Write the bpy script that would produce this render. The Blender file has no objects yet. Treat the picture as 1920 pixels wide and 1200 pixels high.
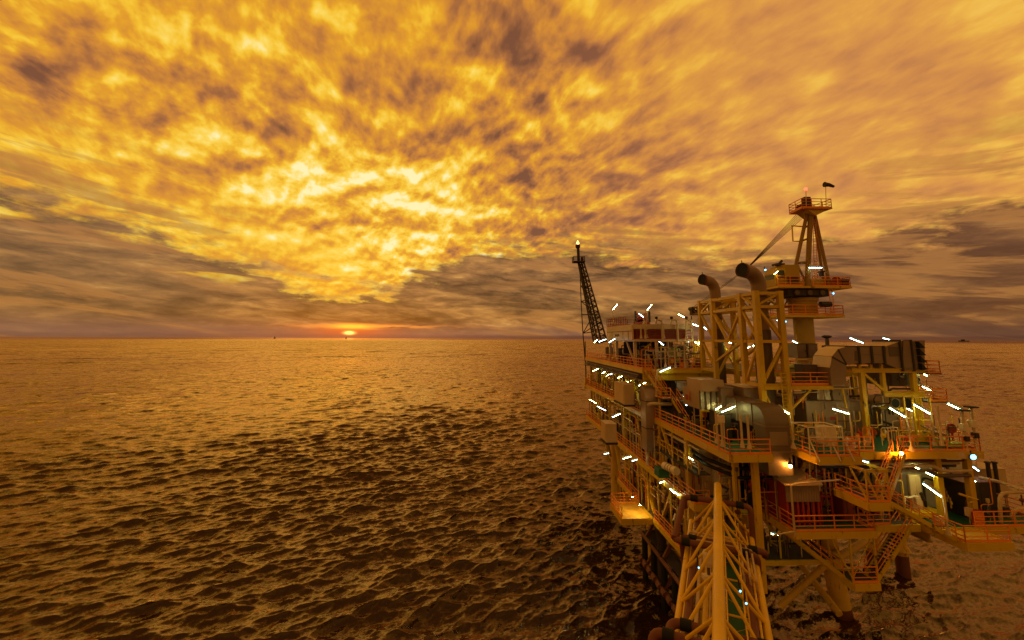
import bpy, bmesh, math, random
import numpy as np
from mathutils import Vector, Matrix
R = math.radians
random.seed(7)
sc = bpy.context.scene
COL = sc.collection

# ------------------------------------------------------------------ camera
H = 27.0                                   # eye height above the sea
F = 800.0                                  # focal length in photograph pixels (1920 wide)
CX, CY = 960.0, 526.0                      # principal point
PITCH = math.atan(0.136)
cam_d = bpy.data.cameras.new('camera')
cam = bpy.data.objects.new('camera', cam_d); COL.objects.link(cam)
cam_d.sensor_width = 36.0
cam_d.lens = 36.0 * F / 1920.0
cam_d.shift_y = -(600.0 - CY) / 1920.0
cam_d.clip_start = 0.1; cam_d.clip_end = 90000.0
ROT = (Matrix.Rotation(-R(2.5), 3, 'Z') @ Matrix.Rotation(math.pi / 2 + PITCH, 3, 'X')
       @ Matrix.Rotation(R(0.26), 3, 'Z'))
cam.matrix_world = Matrix.Translation((0, 0, H)) @ ROT.to_4x4()
sc.camera = cam
sc.render.resolution_x, sc.render.resolution_y = 1024, 640

def ray(px, py):
    return ROT @ Vector(((px - CX) / F, -(py - CY) / F, -1.0))
def P(px, py, Y):                          # photograph point -> world, standing at depth Y
    d = ray(px, py); t = Y / d.y
    return Vector((d.x * t, Y, H + d.z * t))
def PZ(px, py, Z):                         # ... at height Z
    d = ray(px, py); t = (Z - H) / d.z
    return Vector((d.x * t, d.y * t, Z))
def PX(px, py, X):                         # ... on the plane x = X
    d = ray(px, py); t = X / d.x
    return Vector((X, d.y * t, H + d.z * t))

sc.render.engine = 'CYCLES'
sc.view_settings.view_transform = 'Standard'
sc.view_settings.look = 'None'
sc.view_settings.exposure = 0.0
sc.view_settings.gamma = 1.0
sc.cycles.use_denoising = True
sc.cycles.max_bounces = 6
sc.cycles.sample_clamp_indirect = 6.0
try: sc.cycles.use_light_tree = True
except Exception: pass

# ------------------------------------------------------------------ node helper
class G:
    def __init__(s, nt):
        s.nt = nt; s.n = nt.nodes; s.l = nt.links
    def put(s, sock, v):
        if v is None: return
        if isinstance(v, bpy.types.NodeSocket): s.l.new(v, sock)
        else: sock.default_value = v
    def m(s, op, a, b=None, c=None, clamp=False):
        n = s.n.new('ShaderNodeMath'); n.operation = op; n.use_clamp = clamp
        for k, v in enumerate((a, b, c)): s.put(n.inputs[k], v)
        return n.outputs[0]
    def add(s, a, b): return s.m('ADD', a, b)
    def sub(s, a, b): return s.m('SUBTRACT', a, b)
    def mul(s, a, b): return s.m('MULTIPLY', a, b)
    def div(s, a, b): return s.m('DIVIDE', a, b)
    def ss(s, x, lo, hi):                  # smoothstep
        n = s.n.new('ShaderNodeMapRange'); n.interpolation_type = 'SMOOTHSTEP'
        s.put(n.inputs[0], x); s.put(n.inputs[1], lo); s.put(n.inputs[2], hi)
        return n.outputs[0]
    def gauss(s, x, mu, sg):
        t = s.div(s.sub(x, mu), sg)
        return s.m('POWER', math.e, s.mul(s.mul(t, t), -1.0))
    def xyz(s, x, y, z):
        n = s.n.new('ShaderNodeCombineXYZ')
        for k, v in enumerate((x, y, z)): s.put(n.inputs[k], v)
        return n.outputs[0]
    def sep(s, v):
        n = s.n.new('ShaderNodeSeparateXYZ'); s.put(n.inputs[0], v); return n.outputs
    def noise(s, v, scale, detail=4, rough=.5, dist=0.0, dim='3D', color=False):
        n = s.n.new('ShaderNodeTexNoise'); n.noise_dimensions = dim
        s.put(n.inputs['Vector'], v); s.put(n.inputs['Scale'], scale); s.put(n.inputs['Detail'], detail)
        s.put(n.inputs['Roughness'], rough); s.put(n.inputs['Distortion'], dist)
        return n.outputs['Color' if color else 'Fac']
    def ramp(s, f, stops, interp='LINEAR'):
        n = s.n.new('ShaderNodeValToRGB'); n.color_ramp.interpolation = interp
        e = n.color_ramp.elements
        while len(e) < len(stops): e.new(0.5)
        for k, (p, c) in enumerate(stops):
            e[k].position = p
            e[k].color = (c, c, c, 1) if isinstance(c, (int, float)) else (*c, 1)
        s.put(n.inputs[0], f); return n.outputs[0]
    def mix(s, f, a, b, mode='MIX'):
        n = s.n.new('ShaderNodeMix'); n.data_type = 'RGBA'; n.blend_type = mode
        s.put(n.inputs[0], f)
        for k, v in ((6, a), (7, b)):
            if isinstance(v, tuple): v = (*v, 1) if len(v) == 3 else v
            s.put(n.inputs[k], v)
        return n.outputs[2]

def L(r, g, b):                            # sRGB 0-255 -> linear
    f = lambda c: c / 12.92 if c <= .04045 else ((c + .055) / 1.055) ** 2.4
    return (f(r / 255), f(g / 255), f(b / 255))
# ------------------------------------------------------------------ sky
SUN_DIR = ray(655, 622).normalized()
SUN_AZ = math.atan2(SUN_DIR.x, SUN_DIR.y); SUN_EL = math.asin(SUN_DIR.z)
def azel(px, py):
    d = ray(px, py).normalized(); return math.atan2(d.x, d.y), math.asin(d.z)

w = bpy.data.worlds.new('World'); sc.world = w; w.use_nodes = True
g = G(w.node_tree); g.n.clear()
tc = g.n.new('ShaderNodeTexCoord').outputs['Generated']
nrm = g.n.new('ShaderNodeVectorMath'); nrm.operation = 'NORMALIZE'; g.l.new(tc, nrm.inputs[0])
x, y, z = g.sep(nrm.outputs[0])
el = g.m('ARCSINE', z); az = g.m('ARCTAN2', x, y)
zc = g.m('MAXIMUM', z, 0.0)
# cloud sheet coordinates, v running away towards the sunset
cs, sn = math.cos(SUN_AZ), math.sin(SUN_AZ)
pa = g.sub(g.mul(x, cs), g.mul(y, sn)); pb = g.add(g.mul(x, sn), g.mul(y, cs))
den = g.add(zc, 0.30)
u = g.div(pa, den); v = g.div(pb, den)
uv = g.xyz(u, g.mul(v, 0.70), 3.3)
wv = g.noise(uv, 0.9, 3, .5, color=True)
wx, wy, wz = g.sep(wv)
uw = g.add(u, g.mul(g.sub(wx, .5), .30)); vw = g.add(g.mul(v, 0.70), g.mul(g.sub(wy, .5), .30))
n_big = g.noise(g.xyz(uw, vw, 1.7), 1.5, 3, .5)
n_mid = g.noise(g.xyz(uw, vw, 6.1), 4.7, 5, .52, .15)
n_cel = g.noise(g.xyz(g.mul(uw, 1.15), vw, 2.4), 9.6, 4, .52, .12)
n_fin = g.noise(g.xyz(uw, g.mul(vw, 1.2), 9.4), 24., 5, .6, .2)
prox = g.m('MULTIPLY', g.gauss(az, azel(640, 340)[0], 0.46), g.gauss(el, azel(640, 340)[1], 0.34))
prox_hot = g.m('MULTIPLY', g.gauss(az, azel(700, 400)[0], 0.24), g.gauss(el, azel(700, 400)[1], 0.19))
right = g.ss(az, 0.0, 0.75)
hi_el = g.ss(el, .22, .70)
n = g.add(g.mul(g.sub(n_big, .5), g.add(.27, g.mul(hi_el, .18))), g.mul(g.sub(n_mid, .5), g.add(.32, g.mul(hi_el, .06))))
n = g.add(n, g.add(g.mul(g.sub(n_cel, .5), g.add(.32, g.mul(hi_el, -.20))), g.mul(g.sub(n_fin, .5), g.add(.07, g.mul(hi_el, -.03)))))
n_sh = g.noise(g.xyz(g.add(uw, .015), g.add(vw, .055), 6.1), 4.7, 5, .52, .15)
n_sc = g.noise(g.xyz(g.add(g.mul(uw, 1.15), .008), g.add(vw, .028), 2.4), 9.6, 4, .52, .12)
n = g.add(n, g.add(g.mul(g.sub(n_mid, n_sh), .36), g.mul(g.sub(n_cel, n_sc), .46)))
n = g.mul(n, g.add(2.8, g.mul(right, -1.5)))
n = g.add(n, g.add(.46, g.mul(prox, .15)))
n = g.add(n, g.mul(prox_hot, .13))
n = g.add(n, g.mul(right, .03))
# low cloud bank: its upper edge as a function of azimuth
pts = [(-200, 325), (0, 343), (150, 400), (300, 428), (430, 470), (530, 512), (640, 538), (745, 545), (775, 500),
       (860, 470), (980, 462), (1100, 452), (1250, 480), (1330, 486), (1500, 470), (1640, 425), (1760, 405), (1920, 360), (2200, 330)]
A0, A1, E1 = -1.2, 1.2, 0.6
st = []
for px, py in pts:
    a, e = azel(px, py); st.append(((a - A0) / (A1 - A0), e / E1))
edge = g.mul(g.ramp(g.div(g.sub(az, A0), A1 - A0), st), E1)
wash = g.mul(g.mul(g.ss(g.sub(el, edge), .20, .03), g.ss(az, -.12, -.42)), .55)
n = g.add(n, g.mul(wash, g.sub(.66, n)))
high = g.ramp(n, [(0.0, L(124, 76, 48)), (0.22, L(170, 106, 54)), (.40, L(208, 134, 46)), (.56, L(228, 158, 34)),
                  (.70, L(246, 192, 44)), (.84, L(252, 214, 88)), (1.0, L(255, 240, 176))])
# the right of the sky leans to rose
high = g.mix(g.mul(right, .55), high, g.ramp(n, [(.1, L(186, 118, 82)), (.5, L(216, 150, 86)), (.9, L(242, 186, 88))]))
sv = g.xyz(g.mul(az, 4.2), g.add(g.mul(el, 23.0), g.mul(az, 2.4)), 0.6)
s1 = g.noise(sv, 1.25, 6, .58, .5)
s2 = g.noise(g.xyz(g.mul(az, 9.0), g.mul(el, 38.0), 4.6), 2.0, 6, .6, .4)
puff = g.noise(g.xyz(g.mul(az, 9.0), g.mul(el, 17.0), 2.6), 2.2, 6, .62, .2)
lim = g.add(edge, g.add(g.mul(g.sub(s1, .5), .22), g.mul(g.sub(puff, .5), .10)))
bank = g.ss(g.sub(lim, el), -0.014, 0.030)
bv = g.add(g.mul(g.sub(g.add(g.mul(s1, .62), g.mul(s2, .38)), .5), 3.4), .43)
bank_c = g.ramp(bv, [(0.08, L(82, 48, 24)), (.36, L(120, 79, 42)), (.60, L(152, 102, 54)), (.82, L(184, 128, 64)), (1., L(214, 158, 84))])
# lit fringe at the upper rim of the bank near the sunset
rim = g.mul(g.gauss(g.sub(lim, el), 0.006, 0.016), g.gauss(az, SUN_AZ, .42))
bank_c = g.mix(g.mul(rim, .45), bank_c, L(255, 205, 90))
# away from the sunset the bank goes dark red-brown
far_r = g.ss(az, .28, .80)
bank_c = g.mix(g.mul(far_r, .62), bank_c, L(104, 62, 40))
far_l = g.ss(az, -.35, -.75)
bank_c = g.mix(g.mul(far_l, .35), bank_c, L(124, 90, 56))
# band of dull mauve air at the horizon
hz = g.ss(el, 0.050, 0.004)
bank_c = g.mix(g.mul(hz, .70), bank_c, g.mix(far_r, L(138, 98, 76), L(100, 68, 52)))
# breaks in the bank where the high sheet shows through, upper left
gap = g.mul(g.ss(g.noise(g.xyz(g.mul(az, 3.0), g.mul(el, 22.), 7.7), 1.5, 4, .5, .3), .58, .66), g.mul(g.ss(el, .08, .13), g.ss(az, -.2, -.45)))
bank = g.mul(bank, g.sub(1.0, g.mul(gap, .75)))
sky = g.mix(bank, high, bank_c)
# loose streaks of low cloud drifting above the bank
s3 = g.noise(g.xyz(g.mul(az, 2.6), g.add(g.mul(el, 19.0), g.mul(az, 2.2)), 8.8), 1.6, 6, .58, .4)
strk = g.mul(g.mul(g.ss(s3, .50, .60), g.ss(g.sub(el, edge), .17, .02)), g.ss(g.m('ABSOLUTE', g.sub(az, SUN_AZ + .05)), .16, .42))
sky = g.mix(g.mul(strk, .72), sky, g.mix(g.ss(s3, .58, .8), L(176, 116, 58), L(120, 76, 42)))
# dark band put into the low sky for the cloud-shaded far sea
horizon_shade = g.mul(g.ss(el, .0105, .004), g.add(.25, g.mul(g.ss(az, -.25, .25), .55)))
sky = g.mix(horizon_shade, sky, L(84, 50, 40))
# red glow and the gap where the sun goes down
glow = g.mul(g.gauss(az, SUN_AZ, .075), g.gauss(el, SUN_EL + .002, .011))
sky = g.mix(g.mul(glow, .80), sky, L(212, 88, 36))
slit_n = g.noise(g.xyz(g.mul(az, 16.), g.mul(el, 150.), 1.1), 1.2, 4, .55, .2)
slit = g.mul(g.mul(g.gauss(az, SUN_AZ + .05, .15), g.gauss(g.add(el, g.mul(g.sub(slit_n, .5), .010)), azel(690, 611)[1], .0042)), g.ss(slit_n, .36, .56))
sky = g.mix(slit, sky, L(252, 150, 60))
core = g.mul(g.gauss(az, SUN_AZ + .006, .036), g.gauss(g.add(el, g.mul(g.sub(slit_n, .5), .006)), azel(658, 612)[1], .0050))
sky = g.mix(g.m('MINIMUM', g.mul(core, 1.3), 1.0), sky, (1.7, .62, .05))
disc = g.mul(g.gauss(az, SUN_AZ, .0090), g.gauss(el, azel(655, 624)[1], .0032))
sky = g.mix(g.m('MINIMUM', g.mul(disc, 1.5), 1.0), sky, (3.0, 1.5, .28))
# dusk sky behind the viewer, unseen: amber, tuned to light the near faces
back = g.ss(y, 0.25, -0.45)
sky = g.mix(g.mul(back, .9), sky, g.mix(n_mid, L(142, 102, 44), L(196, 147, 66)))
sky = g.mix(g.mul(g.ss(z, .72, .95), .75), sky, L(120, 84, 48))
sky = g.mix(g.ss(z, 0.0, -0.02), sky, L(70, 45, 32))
# clear air behind it all
ns = g.n.new('ShaderNodeTexSky'); ns.sky_type = 'NISHITA'; ns.sun_disc = False
ns.sun_elevation = SUN_EL; ns.sun_rotation = SUN_AZ
bg1 = g.n.new('ShaderNodeBackground'); g.l.new(ns.outputs[0], bg1.inputs[0]); bg1.inputs[1].default_value = 0.012
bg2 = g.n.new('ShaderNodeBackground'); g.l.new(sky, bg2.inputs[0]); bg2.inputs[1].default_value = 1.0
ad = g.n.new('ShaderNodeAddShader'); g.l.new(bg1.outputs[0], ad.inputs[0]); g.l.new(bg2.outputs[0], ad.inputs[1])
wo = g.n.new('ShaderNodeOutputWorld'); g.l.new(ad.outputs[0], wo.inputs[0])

sl = bpy.data.lights.new('sun', 'SUN'); so = bpy.data.objects.new('sun', sl); COL.objects.link(so)
sl.energy = 0.15; sl.color = (1.0, .58, .16); sl.angle = R(46)
sd = SUN_DIR.copy(); sd.z = math.sin(R(24)); sd.normalize()
so.rotation_euler = sd.to_track_quat('Z', 'Y').to_euler(); so.location = (-20, 60, 60)
# ------------------------------------------------------------------ sea
def build_sea():
    th = np.concatenate([np.linspace(-R(66), R(62), 1250), np.linspace(R(62), 2 * math.pi - R(66), 60)[1:-1]])
    r = [4.0]
    while r[-1] < 60000:
        q = r[-1]
        r.append(q + (2.0 if q < 30 else max(.17, min(q * q / 38000.0, q * .05))))
    r = np.array(r)
    TH, RR = np.meshgrid(th, r)
    X = RR * np.sin(TH); Y = RR * np.cos(TH)
    dr = np.gradient(r)
    sp = np.maximum(dr[:, None], RR * (R(128) / 1250))
    Z = np.zeros_like(X); DX = np.zeros_like(X); DY = np.zeros_like(X)
    rng = np.random.RandomState(5)
    lam = np.exp(np.linspace(math.log(.6), math.log(34.0), 130))
    for l in lam:
        a = math.atan2(.87, -.45) + rng.normal(0, .40)
        kx, ky = math.cos(a) * 2 * math.pi / l, math.sin(a) * 2 * math.pi / l
        amp = 0.0145 * l ** 0.70 * (.75 if l < 1.5 else 1.0) * (1 if l < 3.4 else (3.4 / l) ** .64) * (1 if l < 18 else (18 / l) ** .6) * rng.uniform(.5, 1.35)
        fade = np.clip((l / sp - 2.2) / 2.0, 0, 1)
        ph = kx * X + ky * Y + rng.uniform(0, 6.28)
        c, s = np.cos(ph), np.sin(ph)
        Z += fade * amp * c
        DX -= fade * amp * math.cos(a) * s * 1.0; DY -= fade * amp * math.sin(a) * s * 1.0
    # patches of rougher and calmer water
    gust = 1.0 + .35 * np.sin(X * .043 + 1.3 * np.sin(Y * .031)) * np.sin(Y * .027 + 1.1 * np.sin(X * .022 + 2))
    Z *= gust; X = X + DX * gust; Y = Y + DY * gust
    co = np.stack([X, Y, Z], -1).reshape(-1, 3).astype(np.float32)
    nr, nt = len(r), len(th)
    i = np.arange(nr - 1)[:, None] * nt; j = np.arange(nt)[None, :]; j2 = (j + 1) % nt
    q = np.stack([i + j, i + j2, i + nt + j2, i + nt + j], -1).reshape(-1, 4)
    me = bpy.data.meshes.new('sea')
    me.vertices.add(len(co)); me.vertices.foreach_set('co', co.ravel())
    me.loops.add(q.size); me.loops.foreach_set('vertex_index', q.ravel().astype(np.int32))
    me.polygons.add(len(q)); me.polygons.foreach_set('loop_start', np.arange(0, q.size, 4, dtype=np.int32))
    me.polygons.foreach_set('use_smooth', np.ones(len(q), dtype=bool))
    me.update(calc_edges=True); me.validate()
    o = bpy.data.objects.new('sea', me); COL.objects.link(o)
    o['kind'] = 'structure'
    m = bpy.data.materials.new('sea_water'); m.use_nodes = True
    g = G(m.node_tree); b = m.node_tree.nodes['Principled BSDF']
    pos = g.n.new('ShaderNodeNewGeometry').outputs['Position']
    px, py, pz = g.sep(pos)
    ca, sa = math.cos(.48), math.sin(.48)
    rx = g.add(g.mul(px, ca), g.mul(py, sa)); ry = g.sub(g.mul(py, ca), g.mul(px, sa))
    vec = g.xyz(g.mul(rx, .62), ry, 0.0)
    dist = g.m('SQRT', g.add(g.mul(px, px), g.mul(py, py)))
    # slopes of the small chop, by octave; the longer ones take over where the mesh no longer carries them
    sx = sy = 0.0
    for k, (scl, det, near_k, far_k) in enumerate(((7.5, 2, .50, .2), (3.1, 3, .75, .5), (.95, 4, .62, 1.1), (.24, 4, .20, 1.7), (.07, 4, .0, 1.3), (.016, 3, .0, 1.6))):
        c = g.sep(g.noise(g.xyz(g.mul(rx, .62), ry, 3.7 * k), scl, det, .6, .3, color=True))
        t = g.ss(dist, 45.0 if k < 3 else 90.0, 330.0 if k < 4 else 900.0)
        amp = g.add(near_k, g.mul(t, far_k - near_k))
        sx = g.add(g.mul(g.sub(c[0], .5), amp), sx); sy = g.add(g.mul(g.sub(c[1], .5), amp), sy)
    calm = g.sub(1.0, g.mul(g.ss(dist, 2200., 9000.), .9)); sx = g.mul(sx, calm); sy = g.mul(sy, calm)
    N = g.sep(g.n['Geometry'].outputs['Normal'])
    nv = g.n.new('ShaderNodeVectorMath'); nv.operation = 'NORMALIZE'
    g.l.new(g.xyz(g.add(N[0], g.mul(sx, .8)), g.add(N[1], g.mul(sy, 1.15)), N[2]), nv.inputs[0])
    nt = m.node_tree; nt.nodes.remove(b)
    fr = g.n.new('ShaderNodeFresnel'); fr.inputs['IOR'].default_value = 1.46; g.l.new(nv.outputs[0], fr.inputs['Normal'])
    df = g.n.new('ShaderNodeBsdfDiffuse'); df.inputs['Color'].default_value = (.030, .012, .004, 1)
    gl = g.n.new('ShaderNodeBsdfGlossy'); gl.inputs['Color'].default_value = (1.0, .76, .52, 1)
    g.l.new(g.add(.14, g.sub(g.mul(g.ss(dist, 150., 1500.), .10), g.mul(g.ss(dist, 2500., 9000.), .18))), gl.inputs['Roughness']); g.l.new(nv.outputs[0], gl.inputs['Normal'])
    mx = g.n.new('ShaderNodeMixShader'); g.l.new(g.m('MINIMUM', g.mul(fr.outputs[0], 1.32), .95), mx.inputs[0])
    g.l.new(df.outputs[0], mx.inputs[1]); g.l.new(gl.outputs[0], mx.inputs[2])
    g.l.new(mx.outputs[0], g.n['Material Output'].inputs['Surface'])
    me.materials.append(m)
build_sea()
# ------------------------------------------------------------------ mesh and object helpers
class MB:
    def __init__(s): s.v = []; s.f = []
    def quadbox(s, c8):
        b = len(s.v); s.v += [Vector(p) for p in c8]
        for q in ((0, 3, 2, 1), (4, 5, 6, 7), (0, 1, 5, 4), (1, 2, 6, 5), (2, 3, 7, 6), (3, 0, 4, 7)):
            s.f.append([b + k for k in q])
        return s
    def box(s, x0, x1, y0, y1, z0, z1):
        return s.quadbox([(x0, y0, z0), (x1, y0, z0), (x1, y1, z0), (x0, y1, z0),
                          (x0, y0, z1), (x1, y0, z1), (x1, y1, z1), (x0, y1, z1)])
    def beam(s, p, q, w, h=None, up=(0, 0, 1)):
        p, q = Vector(p), Vector(q); h = h or w
        d = (q - p)
        if d.length < 1e-6: return s
        d.normalize(); up = Vector(up)
        if abs(d.dot(up)) > .98: up = Vector((0, 1, 0))
        sx = d.cross(up).normalized() * (w / 2); uz = sx.cross(d).normalized() * (h / 2)
        return s.quadbox([p - sx - uz, p + sx - uz, q + sx - uz, q - sx - uz, p - sx + uz, p + sx + uz, q + sx + uz, q - sx + uz])
    def ibeam(s, p, q, w, h):              # flanges and web
        p, q = Vector(p), Vector(q)
        d = (q - p).normalized(); up = Vector((0, 0, 1))
        if abs(d.dot(up)) > .98: up = Vector((0, 1, 0))
        uz = d.cross(up).normalized().cross(d).normalized() * (h / 2)
        t = h * .12
        s.beam(p + uz * (1 - t / h), q + uz * (1 - t / h), w, t); s.beam(p - uz * (1 - t / h), q - uz * (1 - t / h), w, t)
        return s.beam(p, q, w * .3, h - 2 * t - .006)
    def tube(s, pts, r, n=8, cap=True, r1=None):
        pts = [Vector(p) for p in pts]
        pts = [p for i, p in enumerate(pts) if i == 0 or (p - pts[i - 1]).length > 1e-5]
        if len(pts) < 2: return s
        t = [(pts[min(i + 1, len(pts) - 1)] - pts[max(i - 1, 0)]).normalized() for i in range(len(pts))]
        a = Vector((0, 0, 1)) if abs(t[0].z) < .9 else Vector((0, 1, 0))
        nx = t[0].cross(a).normalized(); rings = []; L_ = len(pts)
        for i, p in enumerate(pts):
            nx = (nx - t[i] * nx.dot(t[i])).normalized(); ny = t[i].cross(nx)
            rr = r if r1 is None else r + (r1 - r) * i / (L_ - 1)
            if 0 < i < L_ - 1:
                c = max(.5, math.sqrt(max(0.25, (1 + (pts[i] - pts[i - 1]).normalized().dot((pts[i + 1] - pts[i]).normalized())) / 2)))
            b = len(s.v)
            for k in range(n):
                w = 2 * math.pi * k / n
                s.v.append(p + nx * math.cos(w) * rr + ny * math.sin(w) * rr)
            rings.append(b)
        for b0, b1 in zip(rings, rings[1:]):
            for k in range(n):
                k2 = (k + 1) % n; s.f.append([b0 + k, b0 + k2, b1 + k2, b1 + k])
        if cap:
            s.f.append([rings[0] + k for k in range(n)][::-1]); s.f.append([rings[-1] + k for k in range(n)])
        return s
    def cone(s, p, q, r0, r1, n=12): return s.tube([p, q], r0, n, True, r1)
    def lathe(s, base, prof, n=20, axis=(0, 0, 1)):
        ax = Vector(axis).normalized(); a = Vector((0, 0, 1)) if abs(ax.z) < .9 else Vector((1, 0, 0))
        ux = ax.cross(a).normalized(); uy = ax.cross(ux); base = Vector(base); rings = []
        for r, h in prof:
            rings.append(len(s.v))
            for k in range(n):
                w = 2 * math.pi * k / n
                s.v.append(base + ax * h + ux * math.cos(w) * r + uy * math.sin(w) * r)
        for b0, b1 in zip(rings, rings[1:]):
            for k in range(n):
                k2 = (k + 1) % n; s.f.append([b0 + k, b0 + k2, b1 + k2, b1 + k])
        s.f.append([rings[0] + k for k in range(n)][::-1]); s.f.append([rings[-1] + k for k in range(n)])
        return s
    def prism(s, poly, a, b, axis='z'):    # polygon extruded between a and b along an axis
        def mk(p, t):
            return {'z': (p[0], p[1], t), 'y': (p[0], t, p[1]), 'x': (t, p[0], p[1])}[axis]
        n = len(poly); b0 = len(s.v)
        s.v += [Vector(mk(p, a)) for p in poly] + [Vector(mk(p, b)) for p in poly]
        s.f.append(list(range(b0, b0 + n))[::-1]); s.f.append(list(range(b0 + n, b0 + 2 * n)))
        for k in range(n):
            k2 = (k + 1) % n; s.f.append([b0 + k, b0 + k2, b0 + n + k2, b0 + n + k])
        return s
    def build(s, name, mat, parent=None, smooth=False, bevel=0.0, kind=None, label=None):
        me = bpy.data.meshes.new(name)
        org = Vector((0, 0, 0))
        if parent is not None:
            q = parent
            while q is not None: org = org + q.location; q = q.parent
        elif s.v:
            xs = [p.x for p in s.v]; ys = [p.y for p in s.v]; zs = [p.z for p in s.v]
            org = Vector(((min(xs) + max(xs)) / 2, (min(ys) + max(ys)) / 2, min(zs)))
        me.from_pydata([tuple(p - org) for p in s.v], [], s.f)
        bm = bmesh.new(); bm.from_mesh(me); bmesh.ops.recalc_face_normals(bm, faces=bm.faces)
        if smooth:
            for f in bm.faces: f.smooth = True
            for e in bm.edges:
                if len(e.link_faces) == 2 and e.calc_face_angle(0) > .6: e.smooth = False
        bm.to_mesh(me); bm.free()
        o = bpy.data.objects.new(name, me); COL.objects.link(o)
        if mat: me.materials.append(mat)
        if parent is None: o.location = org
        else: o.parent = parent
        if bevel:
            md = o.modifiers.new('bevel', 'BEVEL'); md.width = bevel; md.segments = 2; md.limit_method = 'ANGLE'
        if kind: o['kind'] = kind
        if label: o['label'] = label
        return o

def thing(name, loc, label, cat, group=None):
    o = bpy.data.objects.new(name, None); COL.objects.link(o); o.location = loc
    o.empty_display_size = .3
    tag(o, label, cat, group); return o
def tag(o, label, cat, group=None):
    o['label'] = label; o['category'] = cat
    if group: o['group'] = group
    return o
def lerp(a, b, t): return Vector(a) + (Vector(b) - Vector(a)) * t
def arc(c, a, b, t0, t1, n=8):             # points c + a cos t + b sin t
    c, a, b = Vector(c), Vector(a), Vector(b)
    return [c + a * math.cos(t0 + (t1 - t0) * i / n) + b * math.sin(t0 + (t1 - t0) * i / n) for i in range(n + 1)]
def bend(pts, r=.4, n=5):                  # round the corners of a polyline
    pts = [Vector(p) for p in pts]; out = [pts[0]]
    for a, b, c in zip(pts, pts[1:], pts[2:]):
        u = (a - b); w = (c - b); k = min(r, u.length * .45, w.length * .45)
        p0 = b + u.normalized() * k; p2 = b + w.normalized() * k
        for i in range(n + 1):
            t = i / n; out.append(p0 * (1 - t) ** 2 + b * 2 * t * (1 - t) + p2 * t * t)
    return out + [pts[-1]]

# ------------------------------------------------------------------ materials
MATS = {}
def paint(name, col, rough=.5, metal=0.0, wear=.35, wear_col=(.10, .035, .015), scale=1.5, var=.42, streak=True):
    m = bpy.data.materials.new(name); m.use_nodes = True
    g = G(m.node_tree); b = m.node_tree.nodes['Principled BSDF']
    pos = g.n.new('ShaderNodeNewGeometry').outputs['Position']
    x, y, z = g.sep(pos)
    n1 = g.noise(pos, scale, 5, .62, .4)
    n2 = g.noise(g.xyz(g.mul(x, 3.4), g.mul(y, 3.4), g.mul(z, .45)), 1.0, 4, .6, .2) if streak else g.noise(pos, scale * 3.1, 4, .6)
    n3 = g.noise(pos, .35, 3, .5)
    c = g.mix(g.mul(g.ss(n3, .3, .7), var), (*col, 1), (*[k * .62 for k in col], 1))
    c = g.mix(g.mul(g.ss(n1, .35, .75), var * .8), c, (*[min(1, k * 1.22) for k in col], 1))
    wr = g.ss(g.add(g.mul(n1, .55), g.mul(n2, .45)), .645 - .12 * wear, .77 - .1 * wear)
    c = g.mix(g.mul(wr, min(1, wear * 1.5)), c, (*wear_col, 1))
    g.l.new(c, b.inputs['Base Color'])
    g.l.new(g.add(rough - .08, g.mul(n1, .22)), b.inputs['Roughness'])
    b.inputs['Metallic'].default_value = metal; b.inputs['Specular IOR Level'].default_value = .3
    MATS[name] = m; return m
yel = paint('yellow_paint', (.62, .36, .007), .42, wear=.75)
yel2 = paint('bright_yellow_paint', (.80, .46, .003), .4, wear=.5)
org = paint('orange_rail_paint', (.80, .22, .015), .42, wear=.3)
dred = paint('dark_red_paint', (.30, .055, .03), .5, wear=.3)
red = paint('red_paint', (.34, .028, .016), .45, wear=.25)
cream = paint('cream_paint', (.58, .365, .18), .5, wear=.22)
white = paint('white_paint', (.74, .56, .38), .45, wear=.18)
grey = paint('grey_cladding', (.25, .155, .105), .45, metal=.25, wear=.2, wear_col=(.16, .09, .05))
greyd = paint('dark_grey_panel', (.125, .078, .052), .5, metal=.2, wear=.2)
alu = paint('aluminium_cladding', (.38, .26, .18), .36, metal=.65, wear=.15, wear_col=(.2, .12, .07))
rust = paint('rusty_pipe', (.17, .052, .026), .6, wear=.6, wear_col=(.06, .02, .012))
darks = paint('dark_steel', (.045, .028, .02), .6, wear=.4, wear_col=(.12, .04, .02))
flare_m = paint('sooty_steel', (.05, .03, .022), .7, wear=.3)
green = paint('green_deck', (.022, .105, .045), .6, wear=.35, wear_col=(.05, .045, .025), streak=False)
floor_y = paint('worn_yellow_floor', (.62, .33, .03), .5, wear=.5, streak=False)
grate = paint('steel_grating', (.09, .065, .05), .6, wear=.3, streak=False)
vgreen = paint('pale_green_vessel', (.42, .42, .10), .45, wear=.25)
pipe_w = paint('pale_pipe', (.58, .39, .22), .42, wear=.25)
legm = paint('jacket_yellow', (.66, .37, .035), .55, wear=.7, wear_col=(.07, .03, .018), scale=.5)
black = paint('black_rubber', (.012, .010, .009), .7, wear=.1)
pale = paint('skylit_sheet', (.82, .56, .29), .45, wear=.15)  # brighter cream, puts sky light into the colour of the intake elbow
mast_m = paint('mast_paint', (.28, .14, .014), .45, wear=.5)
tarp = paint('ochre_cab_paint', (.42, .235, .015), .45, wear=.25)
def emis(name, col, st):
    m = bpy.data.materials.new(name); m.use_nodes = True
    nt = m.node_tree; nt.nodes.clear()
    e = nt.nodes.new('ShaderNodeEmission'); e.inputs[0].default_value = (*col, 1); e.inputs[1].default_value = st
    o = nt.nodes.new('ShaderNodeOutputMaterial'); nt.links.new(e.outputs[0], o.inputs[0]); return m
tube_m = emis('fluorescent_tube', (.86, 1.0, .42), 56.0)
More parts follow.
